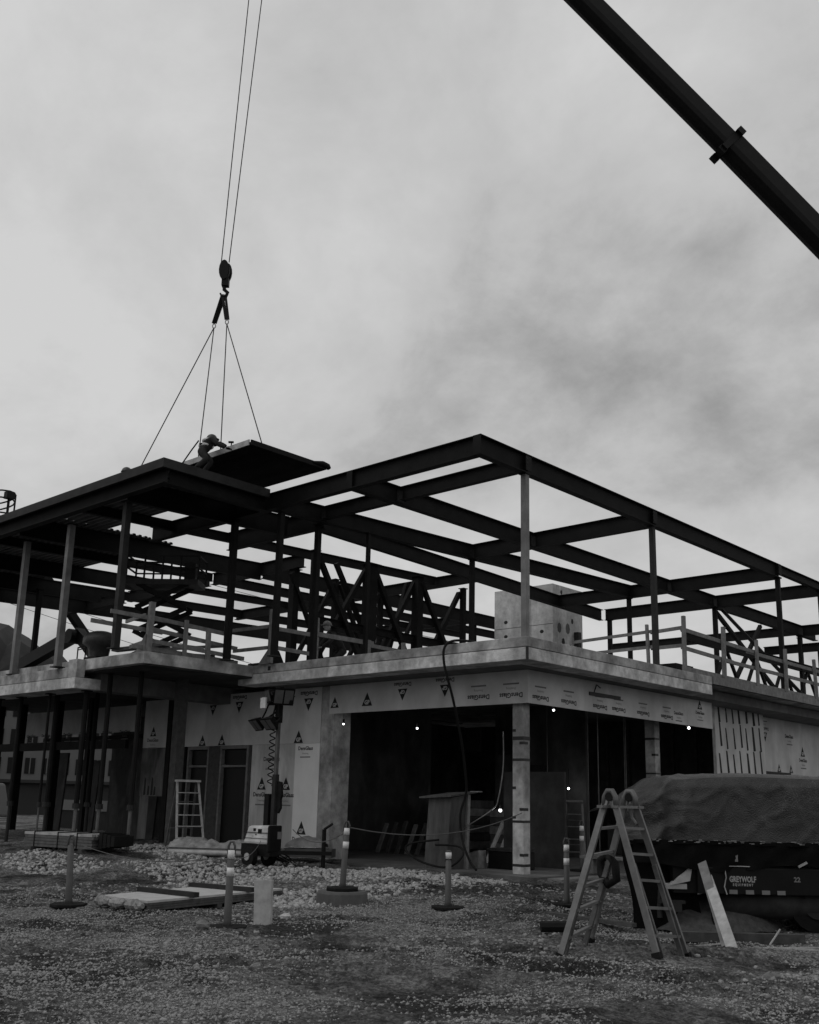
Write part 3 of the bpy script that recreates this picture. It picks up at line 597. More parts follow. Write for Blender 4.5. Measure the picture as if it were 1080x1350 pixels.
# ================================================================== SCAFFOLD SHORES UNDER THE LEFT WING
def shore(x, y, zt, label, r=.05, light=True):
    z0 = gz(x,y) if y < 16.7 else .25
    e = thing('adjustable_shore', label, 'shore post', (x,y,z0), 'steel shore posts under the left wing')
    MB().box((x-.11,y-.11,z0-.03),(x+.11,y+.11,z0+.012)).build('base_plate', STEELM, e)
    MB().tube([(x,y,z0),(x,y,1.35)],r*.75,8).build('inner_tube', ALUD if light else STEELM, e)
    MB().tube([(x,y,1.3),(x,y,zt-.03)],r,8).build('outer_tube', STEEL, e)
    MB().tube([(x,y,1.28),(x,y,1.4)],r*1.5,8).build('collar', STEELM, e); MB().box((x-.1,y-.1,zt-.03),(x+.1,y+.1,zt-.003)).build('head_plate', STEEL, e)
shore(-21.15,13.55,4.53,'shore post with pale lower tube nearest the corner of the left wing slab',.06)
shore(-22.1,13.3,4.08+.45,'shore post second from the left wing corner, behind the metal stud bundle',.06)
shore(-22.62,13.0,4.08,'shore post under the right end of the thick left edge beam',.065)
shore(-25.6,15.05,4.53,'shore post standing farther back behind the left edge beam',.065,False)
shore(-24.75,13.4,4.08+.45,'thick dark shore post above the left half of the stud bundle',.07,False)
shore(-24.2,12.9,4.08,'thin shore post above the left end of the stud bundle',.035)
shore(-25.9,13.0,4.08,'dark shore post left of the stud bundle',.06,False)
shore(-27.0,12.95,4.08,'shore post at the left edge of the picture',.05)
MB().bar((-21.62,15.05,.3),(-21.62,15.05,4.53),.24,.24,(1,0,0)).build('wing_column', WOODD, B)
MB().bar((-24.72,17.0,.3),(-24.72,17.0,4.5),.26,.2,(1,0,0)).build('wing_column', STEEL, B)

# ================================================================== CRANE, HOOK AND LOAD
T = V(-18.88,14.6,32.71); r0 = V(-9.64,27.88,17.87); dr = (r0-T).normalized()
CR = thing('mobile_crane', 'long dark telescopic crane boom crossing the top right corner of the sky', 'crane', tuple(r0+dr*14))
def boomseg(a, b, w, h, name):
    a,b = Vector(a),Vector(b); d = (b-a).normalized(); sd = d.cross(V(0,0,1)).normalized(); u = sd.cross(d)
    prof = [(-.5,.5),(-.5,-.1)]+[(-.5*math.cos(t),-.1-.4*math.sin(t)) for t in (R(30),R(60),R(90),R(120),R(150))]+[(.5,-.1),(.5,.5),(.42,.56),(-.42,.56)]
    n = len(prof); vs = [p+sd*x*w+u*y*h for p in (a,b) for x,y in prof]
    return MB().add(vs,[(k,(k+1)%n,n+(k+1)%n,n+k) for k in range(n)]+[tuple(range(n)),tuple(range(2*n-1,n-1,-1))]).build(name, BLACKP, CR)
Lb = (r0-T).length; kc = .868
C_ = T+(r0-T)*.7716
C_ = V(-11.25,25.51,20.62)
sag = u2*(-0.0)
boomseg(T, C_-dr*.0, .58, .66, 'boom_inner_section'); boomseg(C_, r0+dr*16, .66, .74, 'boom_outer_section')
sd = dr.cross(V(0,0,1)).normalized(); uu = sd.cross(dr)
mb = MB(); mb.obox(C_, dr*.10, sd*.36, uu*.40); 
for a,b in ((-.38,.38),(.38,.38),(-.22,-.42),(.22,-.42),(0,.46)): mb.obox(C_+sd*a+uu*b, dr*.12, sd*.07, uu*.09)
mb.build('boom_collar', BLACKP, CR)
for t in (.55,.63,.84): 
    p = T+(r0-T)*t; mb = MB(); mb.obox(p+sd*.29+uu*.1, dr*.09, sd*.02, uu*.06); mb.obox(p+dr*.35+sd*.29+uu*.14, dr*.05, sd*.02, uu*.04); mb.build('boom_bracket', STEELM, CR)
MB().tube([T+uu*.36,C_+uu*.47,r0+uu*.5+dr*10],.016,5).build('boom_cable', BLACK, CR)
MB().obox(T, dr*.5, sd*.4, uu*.5).build('boom_head', BLACKP, CR)
HT = V(-19.87,14.2,15.1)
for k,(dx,top) in enumerate(((-.10,T+V(-.42,-.30,-.4)),(.10,T+V(0.0,0.05,-.4)))): MB().tube([HT+rt*dx, top],.014,5).build('hoist_rope', STEEL, CR)
# hook block
HB = thing('hook_block', 'black crane hook block hanging in the sky above the roof', 'hook block', (-19.85,14.2,14.27))
def disc(mb, c, n, r, t, k=14, sx=1.0, sz=1.0):
    n = Vector(n).normalized(); a = V(0,0,1)-n*n.z; a.normalize(); b = n.cross(a)
    mb.prism([(r*sx*math.cos(2*math.pi*i/k), r*sz*math.sin(2*math.pi*i/k)) for i in range(k)], Vector(c)-n*t/2, b, a, n*t)
mb = MB(); nn = (fw*1.0).normalized(); nn.z = 0
hb = V(-19.83,14.2,14.83)
for off in (-.09,.09): disc(mb, hb+rt*off*.3+nn*off, nn, .22, .04, 16, .58, 1.25)
disc(mb, hb, nn, .2, .16, 16, .6, 1.2); mb.obox(hb+rt*.02+V(0,0,-.33), rt*.09, nn*.08, V(0,0,.1)); mb.build('block_cheeks', BLACKP, HB)
MB().tube([hb+V(0,0,-.42),hb+V(0,0,-.52),hb+rt*.09+V(0,0,-.6),hb+rt*.06+V(0,0,-.7),hb-rt*.05+V(0,0,-.71),hb-rt*.1+V(0,0,-.62)],[.05,.05,.05,.045,.04,.02],8).build('hook', BLACKP, HB)
hk = hb+V(0,0,-.66)
S1, S2 = V(-20.16,14.2,13.35), V(-19.62,14.2,13.29)
for s,lb in ((S1,'left black strap sling hanging from the crane hook with two wire legs'),(S2,'right black strap sling hanging from the crane hook with two wire legs')):
    SL = thing('lifting_sling', lb, 'sling', tuple(s), 'slings under the crane hook')
    mb = MB(); mb.bar(hk-rt*.04, s+V(0,0,.12)-rt*.03, .07,.03,tuple(nn)); mb.bar(hk+rt*.04, s+V(0,0,.12)+rt*.03,.06,.03,tuple(nn)); mb.build('strap', BLACK, SL)
    MB().tube([s+rt*(.04*math.cos(t))+V(0,0,.05+.06*math.sin(t)) for t in np.linspace(0,6.28,11)],.014,5).build('shackle', GALV, SL)
    legs = ((-22.0,13.4,9.43),(-19.28,13.4,9.43)) if s is S1 else ((-18.42,13.4,9.43),(-17.35,13.75,9.43))
    for q in legs: MB().tube([s, Vector(q)],.014,5).build('wire_leg', STEELM, SL)
# the load: a long bundle of roof deck sheets
LD = thing('deck_bundle', 'dark flat bundle of roof sheets hanging from the crane above the roof beams', 'roof sheets', (-19.7,14.5,9.3))
for k in range(2):
    o = .02*k*(-1)**k
    deck('deck_sheet', -22.4+o, -17.24+o, 13.36, 15.66, 9.30+.058*k, STEEL, LD, .012, .6)
MB().box((-22.3,13.335,9.29),(-17.3,13.36,9.42)).build('front_trim', GALV, LD)
MB().tube([(-17.24,15.2,9.37),(-17.22,15.5,9.40),(-17.22,15.66,9.38),(-17.22,15.72,9.33)],[.03,.07,.07,.05],8).build('rolled_edge', STEEL, LD, True)
MB().box((-17.27,13.36,9.29),(-17.235,15.64,9.41)).build('end_trim', STEEL, LD)

# ================================================================== PEOPLE
def person(name, label, base, J, edges, extra, head, helm, facing, cat='person'):
    e = thing(name, label, cat, base); b = Vector(base)
    f = Vector((facing[0],facing[1],0)).normalized(); s = V(f.y,-f.x,0)   # f forward, s to the right
    W = lambda p: b+f*p[0]+s*p[1]+V(0,0,p[2])
    names = list(J); me = bpy.data.meshes.new('body'); me.from_pydata([W(J[n][0]) for n in names],[(names.index(a),names.index(c)) for a,c in edges],[])
    o = bpy.data.objects.new('body', me); col.objects.link(o); put(o, e); me.materials.append(CLOTH)
    sk = o.modifiers.new('skin','SKIN'); su = o.modifiers.new('sub','SUBSURF'); su.levels = 1; su.render_levels = 2
    for i,n in enumerate(names):
        r = J[n][1]; me.skin_vertices[0].data[i].radius = (r,r) if not isinstance(r,tuple) else r
        me.skin_vertices[0].data[i].use_root = (n == 'pelvis')
    h = W(head); mb = MB(); mb.ball(h,.1,0,12,(.95,.95,1.2)); mb.ball(h+f*.1+V(0,0,-.01),.022,0,6); mb.ball(h+s*.095,.025,0,6); mb.ball(h-s*.095,.025,0,6)
    for q in (-1,1): mb.ball(h+f*.09+s*.035*q+V(0,0,.02),.012,1,6)
    mb.obox(h+f*.093+V(0,0,-.055), s*.025, f*.005, V(0,0,.006),1)
    mb.build('head', [SKIN,INK], e, True)
    mb = MB(); hv = []; n = 14
    for i in range(6):
        t = R(90)*i/5
        for k in range(n): a = 2*math.pi*k/n; hv.append(h+V(0,0,.045)+V(math.cos(a)*.135*math.cos(t), math.sin(a)*.125*math.cos(t), .12*math.sin(t)))
    mb.add(hv,[(i*n+k,i*n+(k+1)%n,(i+1)*n+(k+1)%n,(i+1)*n+k) for i in range(5) for k in range(n)])
    mb.prism([(.16*math.cos(2*math.pi*k/n)+.02,.14*math.sin(2*math.pi*k/n)) for k in range(n)],h+V(0,0,.035),f,-s,V(0,0,.012)); mb.build('hard_hat', helm, e, True)
    def hand(w, d):
        w = W(w); d = (f*d[0]+s*d[1]+V(0,0,d[2])).normalized(); q = d.cross(V(0,0,1)).normalized(); m2 = MB(); m2.obox(w+d*.045,d*.045,q*.04,d.cross(q)*.015)
        for k in range(4): p0 = w+d*.085+q*(-.03+.02*k); m2.tube([p0,p0+d*.035,p0+d*.055-V(0,0,.025)],[.009,.009,.007],6)
        m2.tube([w+d*.03+q*.04,w+d*.06+q*.065,w+d*.085+q*.06],[.011,.01,.008],6); m2.build('hand', SKIN if helm is HELM else BLACK, e, True)
    extra(e, W, hand, f, s); return e
EDG = [('pelvis','spine'),('spine','chest'),('chest','neck'),('chest','shl'),('shl','ell'),('ell','wrl'),('chest','shr'),('shr','elr'),('elr','wrr'),('pelvis','hpl'),('hpl','knl'),('knl','anl'),('anl','tol'),('pelvis','hpr'),('hpr','knr'),('knr','anr'),('anr','tor')]
def J1():
    return dict(pelvis=((-.05,0,.55),.15),spine=((.02,-.03,.67),.15),chest=((.10,-.08,.80),(.16,.15)),neck=((.10,-.2,.88),.06),
     shl=((.10,-.25,.82),.075),ell=((.30,-.28,.84),.055),wrl=((.46,-.26,.76),.04),shr=((.2,.10,.80),.075),elr=((.34,.16,.66),.055),wrr=((.50,.12,.60),.04),
     hpl=((-.04,-.1,.52),.1),knl=((.16,-.15,.34),.075),anl=((-.04,-.13,.07),.05),tol=((.12,-.15,.04),.045),hpr=((-.04,.1,.52),.1),knr=((.10,.16,.30),.075),anr=((-.16,.17,.07),.05),tor=((.0,.19,.04),.045))
def ex1(e, W, hand, f, s):
    hand((.48,-.26,.75),(1,0,-.3)); hand((.52,.12,.59),(1,0,-.2))
    mb = MB(); mb.ball(W((.03,-.04,.68)),.178,0,14,(1,1,.45)); mb.ball(W((.08,-.09,.82)),.19,0,14,(.9,.9,.35)); mb.build('harness_vest', HIVIS, e, True)
    MB().tube([W((.0,-.1,.86)),W((.06,.1,.70)),W((-.1,.1,.68))],.025,6).build('harness_strap', BLACK, e)
    MB().tube([W((-.14,0,.80)),W((-.3,-.02,.56)),W((-.52,-.05,.2)),W((-.8,-.1,.02))],.016,6).build('lanyard', BLACK, e)
    mb = MB(); h = W((.56,-.26,.73)); mb.tube([h-V(0,0,.12),h+V(0,0,.14)],.015,6); mb.bar(h+V(0,0,.14)-rt*.07,h+V(0,0,.14)+rt*.05,.04,.04); mb.build('hammer', STEEL, e)
base1 = (-18.42,12.95,8.735)
person('person','worker in dark clothes and white harness bending over with a hammer on the roof edge',base1,J1(),EDG,ex1,(.09,-.30,.90),HELMD,(rt.x,rt.y))
def J2():
    d = J1()
    d.update(pelvis=((-.1,0,.22),.15),spine=((.05,0,.32),.15),chest=((.24,0,.42),(.16,.15)),neck=((.38,0,.50),.06),hpl=((-.1,-.1,.2),.1),knl=((.22,-.14,.09),.075),anl=((-.2,-.14,.07),.05),tol=((-.33,-.14,.04),.045),hpr=((-.1,.1,.2),.1),knr=((.2,.14,.09),.075),anr=((-.22,.14,.07),.05),tor=((-.35,.14,.04),.045),
      shl=((.3,-.19,.42),.075),ell=((.4,-.22,.2),.055),wrl=((.55,-.2,.06),.04),shr=((.3,.19,.42),.075),elr=((.4,.24,.2),.055),wrr=((.56,.2,.06),.04)); return d
def ex2(e, W, hand, f, s): hand((.57,-.2,.05),(1,0,-.1)); hand((.58,.2,.05),(1,0,-.1))
person('person','dark figure crouching low on the left roof deck, only head and back showing',(-21.75,12.55,8.735),J2(),EDG,ex2,(.42,0,.60),HELMD,(rt.x,rt.y))
def J3():
    d = J1()
    d.update(pelvis=((-.15,0,.72),.16),spine=((0,0,.88),.16),chest=((.16,0,1.05),(.18,.16)),neck=((.26,0,1.18),.06),hpl=((-.13,-.1,.68),.11),knl=((.12,-.15,.42),.08),anl=((-.12,-.16,.07),.05),tol=((.06,-.18,.04),.045),hpr=((-.13,.1,.68),.11),knr=((.1,.16,.4),.08),anr=((-.16,.17,.07),.05),tor=((.02,.19,.04),.045),
      shl=((.2,-.2,1.07),.08),ell=((.38,-.3,.86),.06),wrl=((.55,-.2,.72),.045),shr=((.2,.2,1.07),.08),elr=((.36,.3,.84),.06),wrr=((.54,.16,.7),.045)); return d
def ex3(e, W, hand, f, s): hand((.57,-.19,.71),(1,0,-.3)); hand((.56,.15,.69),(1,0,-.3))
person('person','worker in dark clothes and grey hard hat bending behind the upper floor guard rail',(-19.7,18.55,4.8),J3(),EDG,ex3,(.33,0,1.30),HELM,(-.3,-1))

# ================================================================== MACHINES ON THE UPPER FLOOR
SC = thing('scissor_lift','raised scissor lift with railed platform on the left wing slab','scissor lift',(-23.6,16.3,4.8))
def L2W(o, a, x, y, z): return V(o[0]+a[0]*x-a[1]*y, o[1]+a[1]*x+a[0]*y, z)
so, sa = (-23.75,15.75), (math.cos(R(40)),math.sin(R(40)))
P_ = lambda x,y,z: L2W(so,sa,x,y,z)
MB().hexa([P_(-.9,-.4,4.9),P_(.9,-.4,4.9),P_(.9,.4,4.9),P_(-.9,.4,4.9),P_(-.9,-.4,5.3),P_(.9,-.4,5.3),P_(.9,.4,5.3),P_(-.9,.4,5.3)]).build('chassis', STEELM, SC, bevel=.03)
for x in (-.65,.65):
    for y in (-.42,.42):
        m_ = MB(); disc(m_, P_(x,y,5.0), P_(0,1,0)-P_(0,0,0), .2,.12); m_.build('wheel', BLACK, SC)
zz0 = 5.3
for k in range(3):
    for y in (-.3,.3):
        h = .66
        MB().bar(P_(-.7,y,zz0),P_(.7,y,zz0+h),.08,.12).build('scissor_arm', STEEL, SC); MB().bar(P_(.7,y*1.1,zz0),P_(-.7,y*1.1,zz0+h),.08,.12).build('scissor_arm', STEEL, SC)
    zz0 += .66
MB().hexa([P_(-1,-.42,7.25),P_(1,-.42,7.25),P_(1,.42,7.25),P_(-1,.42,7.25),P_(-1,-.42,7.40),P_(1,-.42,7.40),P_(1,.42,7.40),P_(-1,.42,7.40)]).build('platform', STEELM, SC)
for x in (-1,-.5,0,.5,1):
    for y in (-.42,.42): MB().bar(P_(x,y,7.4),P_(x,y,8.05),.04,.04).build('rail_post', STEEL, SC)
for z in (7.72,8.05):
    for y in (-.42,.42): MB().bar(P_(-1,y,z),P_(1,y,z),.04,.04).build('guard_rail_bar', STEEL, SC)
    for x in (-1,1): MB().bar(P_(x,-.42,z),P_(x,.42,z),.04,.04).build('guard_rail_bar', STEEL, SC)
MB().hexa([P_(.55,-.2,7.4),P_(.85,-.2,7.4),P_(.85,.2,7.4),P_(.55,.2,7.4),P_(.55,-.2,7.9),P_(.85,-.2,7.9),P_(.85,.2,7.9),P_(.55,.2,7.9)]).build('control_box', BLACKP, SC)
# boom lift arm at the left
TA = thing('boom_lift','dark folded boom lift arm rising behind the left wing edge','boom lift',(-29.5,16.0,4.8))
MB().bar((-33.5,15.6,5.1),(-28.2,15.6,6.28),.3,.36).build('lower_boom', BLACKP, TA); MB().bar((-28.25,15.75,6.38),(-26.3,15.75,5.15),.28,.34).build('upper_boom', BLACKP, TA)
MB().bar((-28.1,15.95,5.9),(-26.8,15.95,5.0),.1,.12).build('lift_cylinder', STEELM, TA); MB().box((-32.6,15.0,4.8),(-30.2,16.4,5.25)).build('chassis', BLACKP, TA, bevel=.05)
m_ = MB(); disc(m_, (-28.2,15.65,6.25), (0,1,0), .22,.5); m_.build('elbow_pin', BLACKP, TA)
# covered machine
CV = thing('covered_machine','small dark machine under a cover standing at the left wing edge','machine',(-23.95,14.0,4.8))
mb = MB(); n = 12; prof = ((.28,5.05),(.34,5.35),(.50,5.45),(.50,5.6),(.42,5.72),(.22,5.78)); vs = [V(-23.95+r*math.cos(2*math.pi*k/n)*(1+.06*random.random()),14+r*math.sin(2*math.pi*k/n)*.8,z) for r,z in prof for k in range(n)]
mb.add(vs,[(i*n+k,i*n+(k+1)%n,(i+1)*n+(k+1)%n,(i+1)*n+k) for i in range(5) for k in range(n)]+[tuple(5*n+k for k in range(n))]).build('cover', TARP, CV, True)
MB().box((-24.25,13.75,4.8),(-23.65,14.25,5.1)).build('base', BLACKP, CV); mb = MB()
for dx in (-.9,-.5): mb.tube([(-23.95+dx,13.9,4.8),(-23.95+dx,13.9,5.42)],.02)
mb.tube([(-24.85,13.9,5.42),(-24.3,13.9,5.45)],.02); mb.tube([(-24.85,13.9,5.36),(-24.3,13.9,5.38)],.015); mb.build('side_rack', STEEL, CV)
# lift basket top left
BK = thing('lift_basket','wire man lift basket poking above the roof at the left picture edge','lift basket',(-35.6,16,11.2))
bx, bw_ = -35.6, 1.15
ring = lambda z,rx,ry: [V(-35.7+rx*math.cos(t),16+ry*math.sin(t),z) for t in np.linspace(0,6.283,17)]
for z,k in ((12.15,1.25),(11.9,1.2),(11.35,1.15),(11.2,1.2)): MB().tube(ring(z,k,.6),.03,6).build('basket_rail', STEEL, BK)
for t in np.linspace(0,6.283,9)[:-1]: MB().tube([(-35.7+1.22*math.cos(t),16+.6*math.sin(t),11.2),(-35.7+1.22*math.cos(t),16+.6*math.sin(t),12.12)],.035,6).build('basket_post', STEEL, BK)
MB().box((-34.55,15.85,11.85),(-34.3,16.15,12.1)).build('control_box', BLACKP, BK); MB().box((-36.8,15.5,11.15),(-34.6,16.5,11.2)).build('basket_floor', STEEL, BK)
MB().bar((-36,17,11.2),(-37.5,24,5),.25,.3).build('lift_arm', STEEL, BK)

# ================================================================== TALL ARTICULATED LADDER IN THE FOREGROUND
LA = thing('folding_ladder','large worn aluminium folding ladder standing open on the gravel in the foreground','ladder',(-6.4,10.6,0))
def lerp(a,b,t): return Vector(a)+(Vector(b)-Vector(a))*t
hN, hF = V(-6.41,10.42,1.72), V(-6.33,10.72,1.72)
A1,A2,A3,A4 = V(-6.93,10.12,gz(-6.93,10.12)), V(-6.98,10.82,gz(-6.98,10.82)), V(-5.86,10.42,gz(-5.86,10.42)), V(-5.88,11.12,gz(-5.88,11.12))
def flight(e, n1, f1, n0, f0, rungs, nm):
    for a,b,tag_ in ((n1,n0,0),(f1,f0,1)):
        top = Vector(a); d = (Vector(b)-top)
        MB().bar(top, top+d*.985, .075,.032,(0,1,0)).build('outer_rail', ALU, e)
        ins = (Vector(f0 if tag_ == 0 else n0)-Vector(b)).normalized()*.075
        MB().bar(top+d*.42+ins*.5, top+d*.985+ins*1.5, .055,.028,(0,1,0)).build('inner_rail', ALUD, e)
        MB().bar(top+d*.96, top+d*1.0, .1,.06,(0,1,0)).build('rubber_foot', BLACK, e)
    for t in rungs:
        a,b = lerp(n1,n0,t), lerp(f1,f0,t); MB().bar(a,b,.055,.03).build('rung', ALU, e)
flight(LA, hN+V(.05,0,0), hF+V(.05,0,0), A3, A4, (.19,.355,.52,.69,.86), 'r')
flight(LA, hN-V(.05,0,0), hF-V(.05,0,0), A1, A2, (.19,.36,.55,.70,.87), 'l')
for h in (hN,hF):
    MB().tube([h-V(.085,0,.1),h-V(.07,0,-.02),h-V(.03,0,-.085),h+V(.03,0,.085),h+V(.07,0,.02),h+V(.085,0,-.1)],.035,8).build('hinge', ALUD, LA, True)
    m_ = MB(); disc(m_, h+V(0,-.0,.02), (0,1,0), .05,.06); m_.build('hinge_lock', BLACK, LA)
MB().bar(lerp(hN,hF,-.35)-V(.05,0,.09),lerp(hN,hF,1.25)+V(-.05,0,-.09),.09,.03).build('top_rung', ALU, LA); MB().bar(lerp(hN,hF,-.1)+V(.07,0,-.09),lerp(hN,hF,1.3)+V(.07,0,-.09),.09,.03).build('top_rung', ALU, LA)
MB().tube([lerp(hF,A4,.05)+V(-.03,0,0),lerp(hF,A4,.12)+V(-.06,0,0),lerp(hF,A4,.16)+V(-.03,0,0)],.018,6).build('rope_tie', WRAP, LA)
HO = MB(); bq = lerp(hF,A2,.55)
HO.tube([bq+V(.02,0,.25),bq+V(.14,-.05,.18),bq+V(.17,-.08,.0),bq+V(.05,-.06,-.06),bq+V(-.08,0,.05),bq+V(-.1,.02,.2),bq+V(0,0,.27)],.05,7)
tag(HO.build('coiled_hose', BLACK, None, True),'black coiled hose hung on the back leg of the foreground folding ladder','hose')

# ================================================================== TRAILER WITH TARPED LOAD
TO = V(-7.1,13.31,0); ta = V(rt.x,rt.y,0).normalized(); tb = V(-ta.y,ta.x,0)      # along the side, and away from the viewer
TR = thing('dump_trailer','black dump trailer with a tarpaulin covered load parked at the right','trailer',tuple(TO))
W_ = lambda x,y,z: TO+ta*x+tb*y+V(0,0,z)
def tbox(x0,x1,y0,y1,z0,z1): return MB().hexa([W_(x0,y0,z0),W_(x1,y0,z0),W_(x1,y1,z0),W_(x0,y1,z0),W_(x0,y0,z1),W_(x1,y0,z1),W_(x1,y1,z1),W_(x0,y1,z1)])
# tarp shell: profile in y,z lofted along x with wrinkles
nxs, nys = 150, 70; vs = []
nz = lambda a_,b_,k_: float(vnoise(np.array([a_]),np.array([b_]),k_)[0])-.5
def ridge(a_,b_,k_): return .5-abs(nz(a_,b_,k_))*2
for i in range(nxs):
    x = -.75+5.4*i/(nxs-1); t = x+.75
    top = 1.60+.44*min(1,t/.72)+.05*min(1,max(0,(t-.6)/1.2))+.012*math.sin(x*2.1)
    for j in range(nys):
        u = j/(nys-1); uf = .46
        if u <= uf:
            k = u/uf; z = 1.14+(top-1.14)*k; yy = -.05+.10*k+.06*max(0,k-.85)/.15
        else:
            k = (u-uf)/(1-uf); z = top+.05*math.sin(k*3.1)-.05*max(0,.06-k)/.06; yy = .11+2.1*k
        yy += .5*max(0,(.5-t)/.5)**2*(1 if u > .1 else u*10)       # the near left corner is pulled in
        w = .05*nz(x*1.0+3,u*3+x*.4,5)+.010*ridge(x*1.6-u*2.2,u*3.5+x*.7,6)+.007*ridge(x*3.5+u*5,u*4-x,8)+.012*nz(x*11,u*20,9)
        for (ka,kb,kk,am) in ((1.1,.9,31,.014),(2.1,-1.3,32,.010),(.5,2.6,35,.010)): w += am*max(0,1-abs(nz(x*ka+u*kb*2+7,u*2.1-x*kb*.6,kk))*14)
        if t < 1.25:
            q = 1-t/1.25; w += q*(.22*ridge(t*2.2+u*1.5,u*3.2-t*1.6,11)+.10*ridge(t*5+u*3,u*5-t*3,13)-.10)
        vs.append(W_(x, yy-w, z+(w*.25 if u < uf else w*.6)))
mb = MB(); mb.add(vs,[(i*nys+j,(i+1)*nys+j,(i+1)*nys+j+1,i*nys+j+1) for i in range(nxs-1) for j in range(nys-1)])
tp = mb.build('tarpaulin', TARP, TR, True); so_ = tp.modifiers.new('thick','SOLIDIFY'); so_.thickness = .012
tbox(.35,4.7,.35,2.0,.95,1.85).build('load', TARPD, TR); tbox(-.6,.35,.3,2.0,.95,1.35).build('load', TARPD, TR)
# hanging front flap of the cover
mb = MB(); vs = []; n = 40
for i in range(n):
    x = -.66+5.3*i/(n-1)
    for j in range(8):
        z = 1.2-.36*j/7*(1+.15*math.sin(x*3)); vs.append(W_(x,-.07+.03*math.sin(12*x+j*.7)+.02*math.sin(31*x),z))
mb.add(vs,[(i*8+j,i*8+j+1,(i+1)*8+j+1,(i+1)*8+j) for i in range(n-1) for j in range(7)]); mb.build('cover_flap', TARPD, TR, True)
tbox(-.7,4.7,-.09,-.05,1.15,1.185).build('cover_batten', TARPD, TR)
for k in range(60):
    x = -.5+3.2*random.random(); l = random.uniform(.01,.07); z_ = 1.175+random.uniform(-.01,.03)
    tbox(x,x+l,-.11,-.093,z_,z_+random.uniform(.004,.011)).build('batten_glint', WRAP, TR)  # thin pale slivers standing in for glints of light along the batten
tbox(-.1,4.7,.0,2.1,.50,.86).build('box_floor', BLACKP, TR); fb = tbox(.22,4.7,-.06,-.0,.50,.85).build('side_rail', BLACKP, TR, bevel=.01)
gg = text_geo('GREYWOLF',.105,.004); ge = text_geo('E Q U I P M E N T',.045,.002); g22 = text_geo('22',.09,.003)
mb = MB(); place_text(mb,gg,W_(.835,-.06,.665),ta,V(0,0,1),.006,0,sx=.66); mb.build('lettering', LETTER, fb); mb = MB(); place_text(mb,ge,W_(.835,-.06,.612),ta,V(0,0,1),.006,0,sx=.8); mb.build('lettering', LETTER, fb)
mb = MB(); place_text(mb,g22,W_(1.58,-.06,.68),ta,V(0,0,1),.006,0); mb.build('lettering', INKF, fb)
for x in (.70,.925,1.145,1.355): tbox(x-.055,x+.055,-.068,-.061,.505,.56).build('reflector', INKF, fb)
tbox(.62,1.1,-.08,-.0,.865,.875).build('step_plate', GALV, TR); MB().tube([W_(.58,-.09,.88),W_(.60,-.1,.72),W_(.57,-.1,.6),W_(.60,-.1,.5)],.008,6).build('chain', GALV, TR)
MB().bar(W_(1.60,-.09,.88),W_(1.72,-.09,.94),.02,.03).build('latch_handle', GALV, TR)
tbox(.66,.70,-.075,-.06,.93,1.03).build('label_plate', INKF, TR); tbox(.74,.78,-.075,-.06,.93,1.03).build('label_plate', INKF, TR)
for x in (1.9,2.9,):
    m_ = MB(); disc(m_, W_(x,.25,.38), tb, .38,.3,22); wl = m_.build('wheel', BLACK, TR); m_ = MB(); disc(m_, W_(x,.09,.38), tb, .2,.03,16); m_.build('rim', STEELM, wl)
tbox(.42,.50,-.02,.06,.0,.5).build('stand_leg', BLACKP, TR); 
m_ = MB().tube([W_(.55,.25,.36),W_(2.3,.25,.36)],.2,16); m_.build('tank', mat('tank_dark',0.03,.7,.5,6,stain=.4), TR, True)
tbox(-.45,.25,.3,.45,.45,.6).build('drawbar', BLACKP, TR); MB().tube([W_(-.25,.2,.15),W_(-.25,.2,.85)],.04,8).build('jack', STEELM, TR)
mb = tbox(-.22,.08,-.02,.1,.55,.62); mb.hexa([W_(-.15,-.04,.6),W_(.12,-.04,.66),W_(.12,.1,.66),W_(-.15,.1,.6),W_(-.05,-.04,.70),W_(.16,-.04,.86),W_(.16,.1,.86),W_(-.05,.1,.70)]); mb.build('coupler', GALV, TR)
mb = tbox(-.3,.05,-.03,.08,.36,.40); mb.hexa([W_(-.22,-.03,.25),W_(.0,-.03,.25),W_(.0,.1,.25),W_(-.22,.1,.25),W_(-.2,-.03,.36),W_(.0,-.03,.36),W_(.0,.1,.36),W_(-.2,.1,.36)]); mb.build('coupler_bracket', STEELM, TR)
# dark sheet at the nose of the trailer and sand heap
mb = MB(); vs = []
for i in range(14):
    for j in range(10):
        x = -.72+.95*i/13; z = 1.16*(1-j/9); vs.append(W_(x+.10*j/9+.03*math.sin(5*z+x*9), .16+.05*math.sin(11*x+3*z)+.3*(1-i/13)*.3, z))
mb.add(vs,[(i*10+j,i*10+j+1,(i+1)*10+j+1,(i+1)*10+j) for i in range(13) for j in range(9)]); mb.build('nose_cover', TARPD, TR, True)
mb = MB(); n = 18; vs = [W_(.55,.5,.48)]
for q,(rr,hh) in enumerate(((.3,.36),(.55,.2),(.85,-.02))):
    for k in range(n): a = 2*math.pi*k/n; f_ = 1+.25*(random.random()-.5); vs.append(W_(.55+rr*1.2*f_*math.cos(a),.5+rr*.8*f_*math.sin(a),hh+.05*random.random()))
fs = [(0,1+k,1+(k+1)%n) for k in range(n)]+[(1+q*n+k,1+(q+1)*n+k,1+(q+1)*n+(k+1)%n,1+q*n+(k+1)%n) for q in range(2) for k in range(n)]
tag(mb.add(vs,fs).build('sand_heap', mat('sand',0.055,.95,.4,12,.5,40),None,True),'small heap of sand under the nose of the black trailer','sand heap')
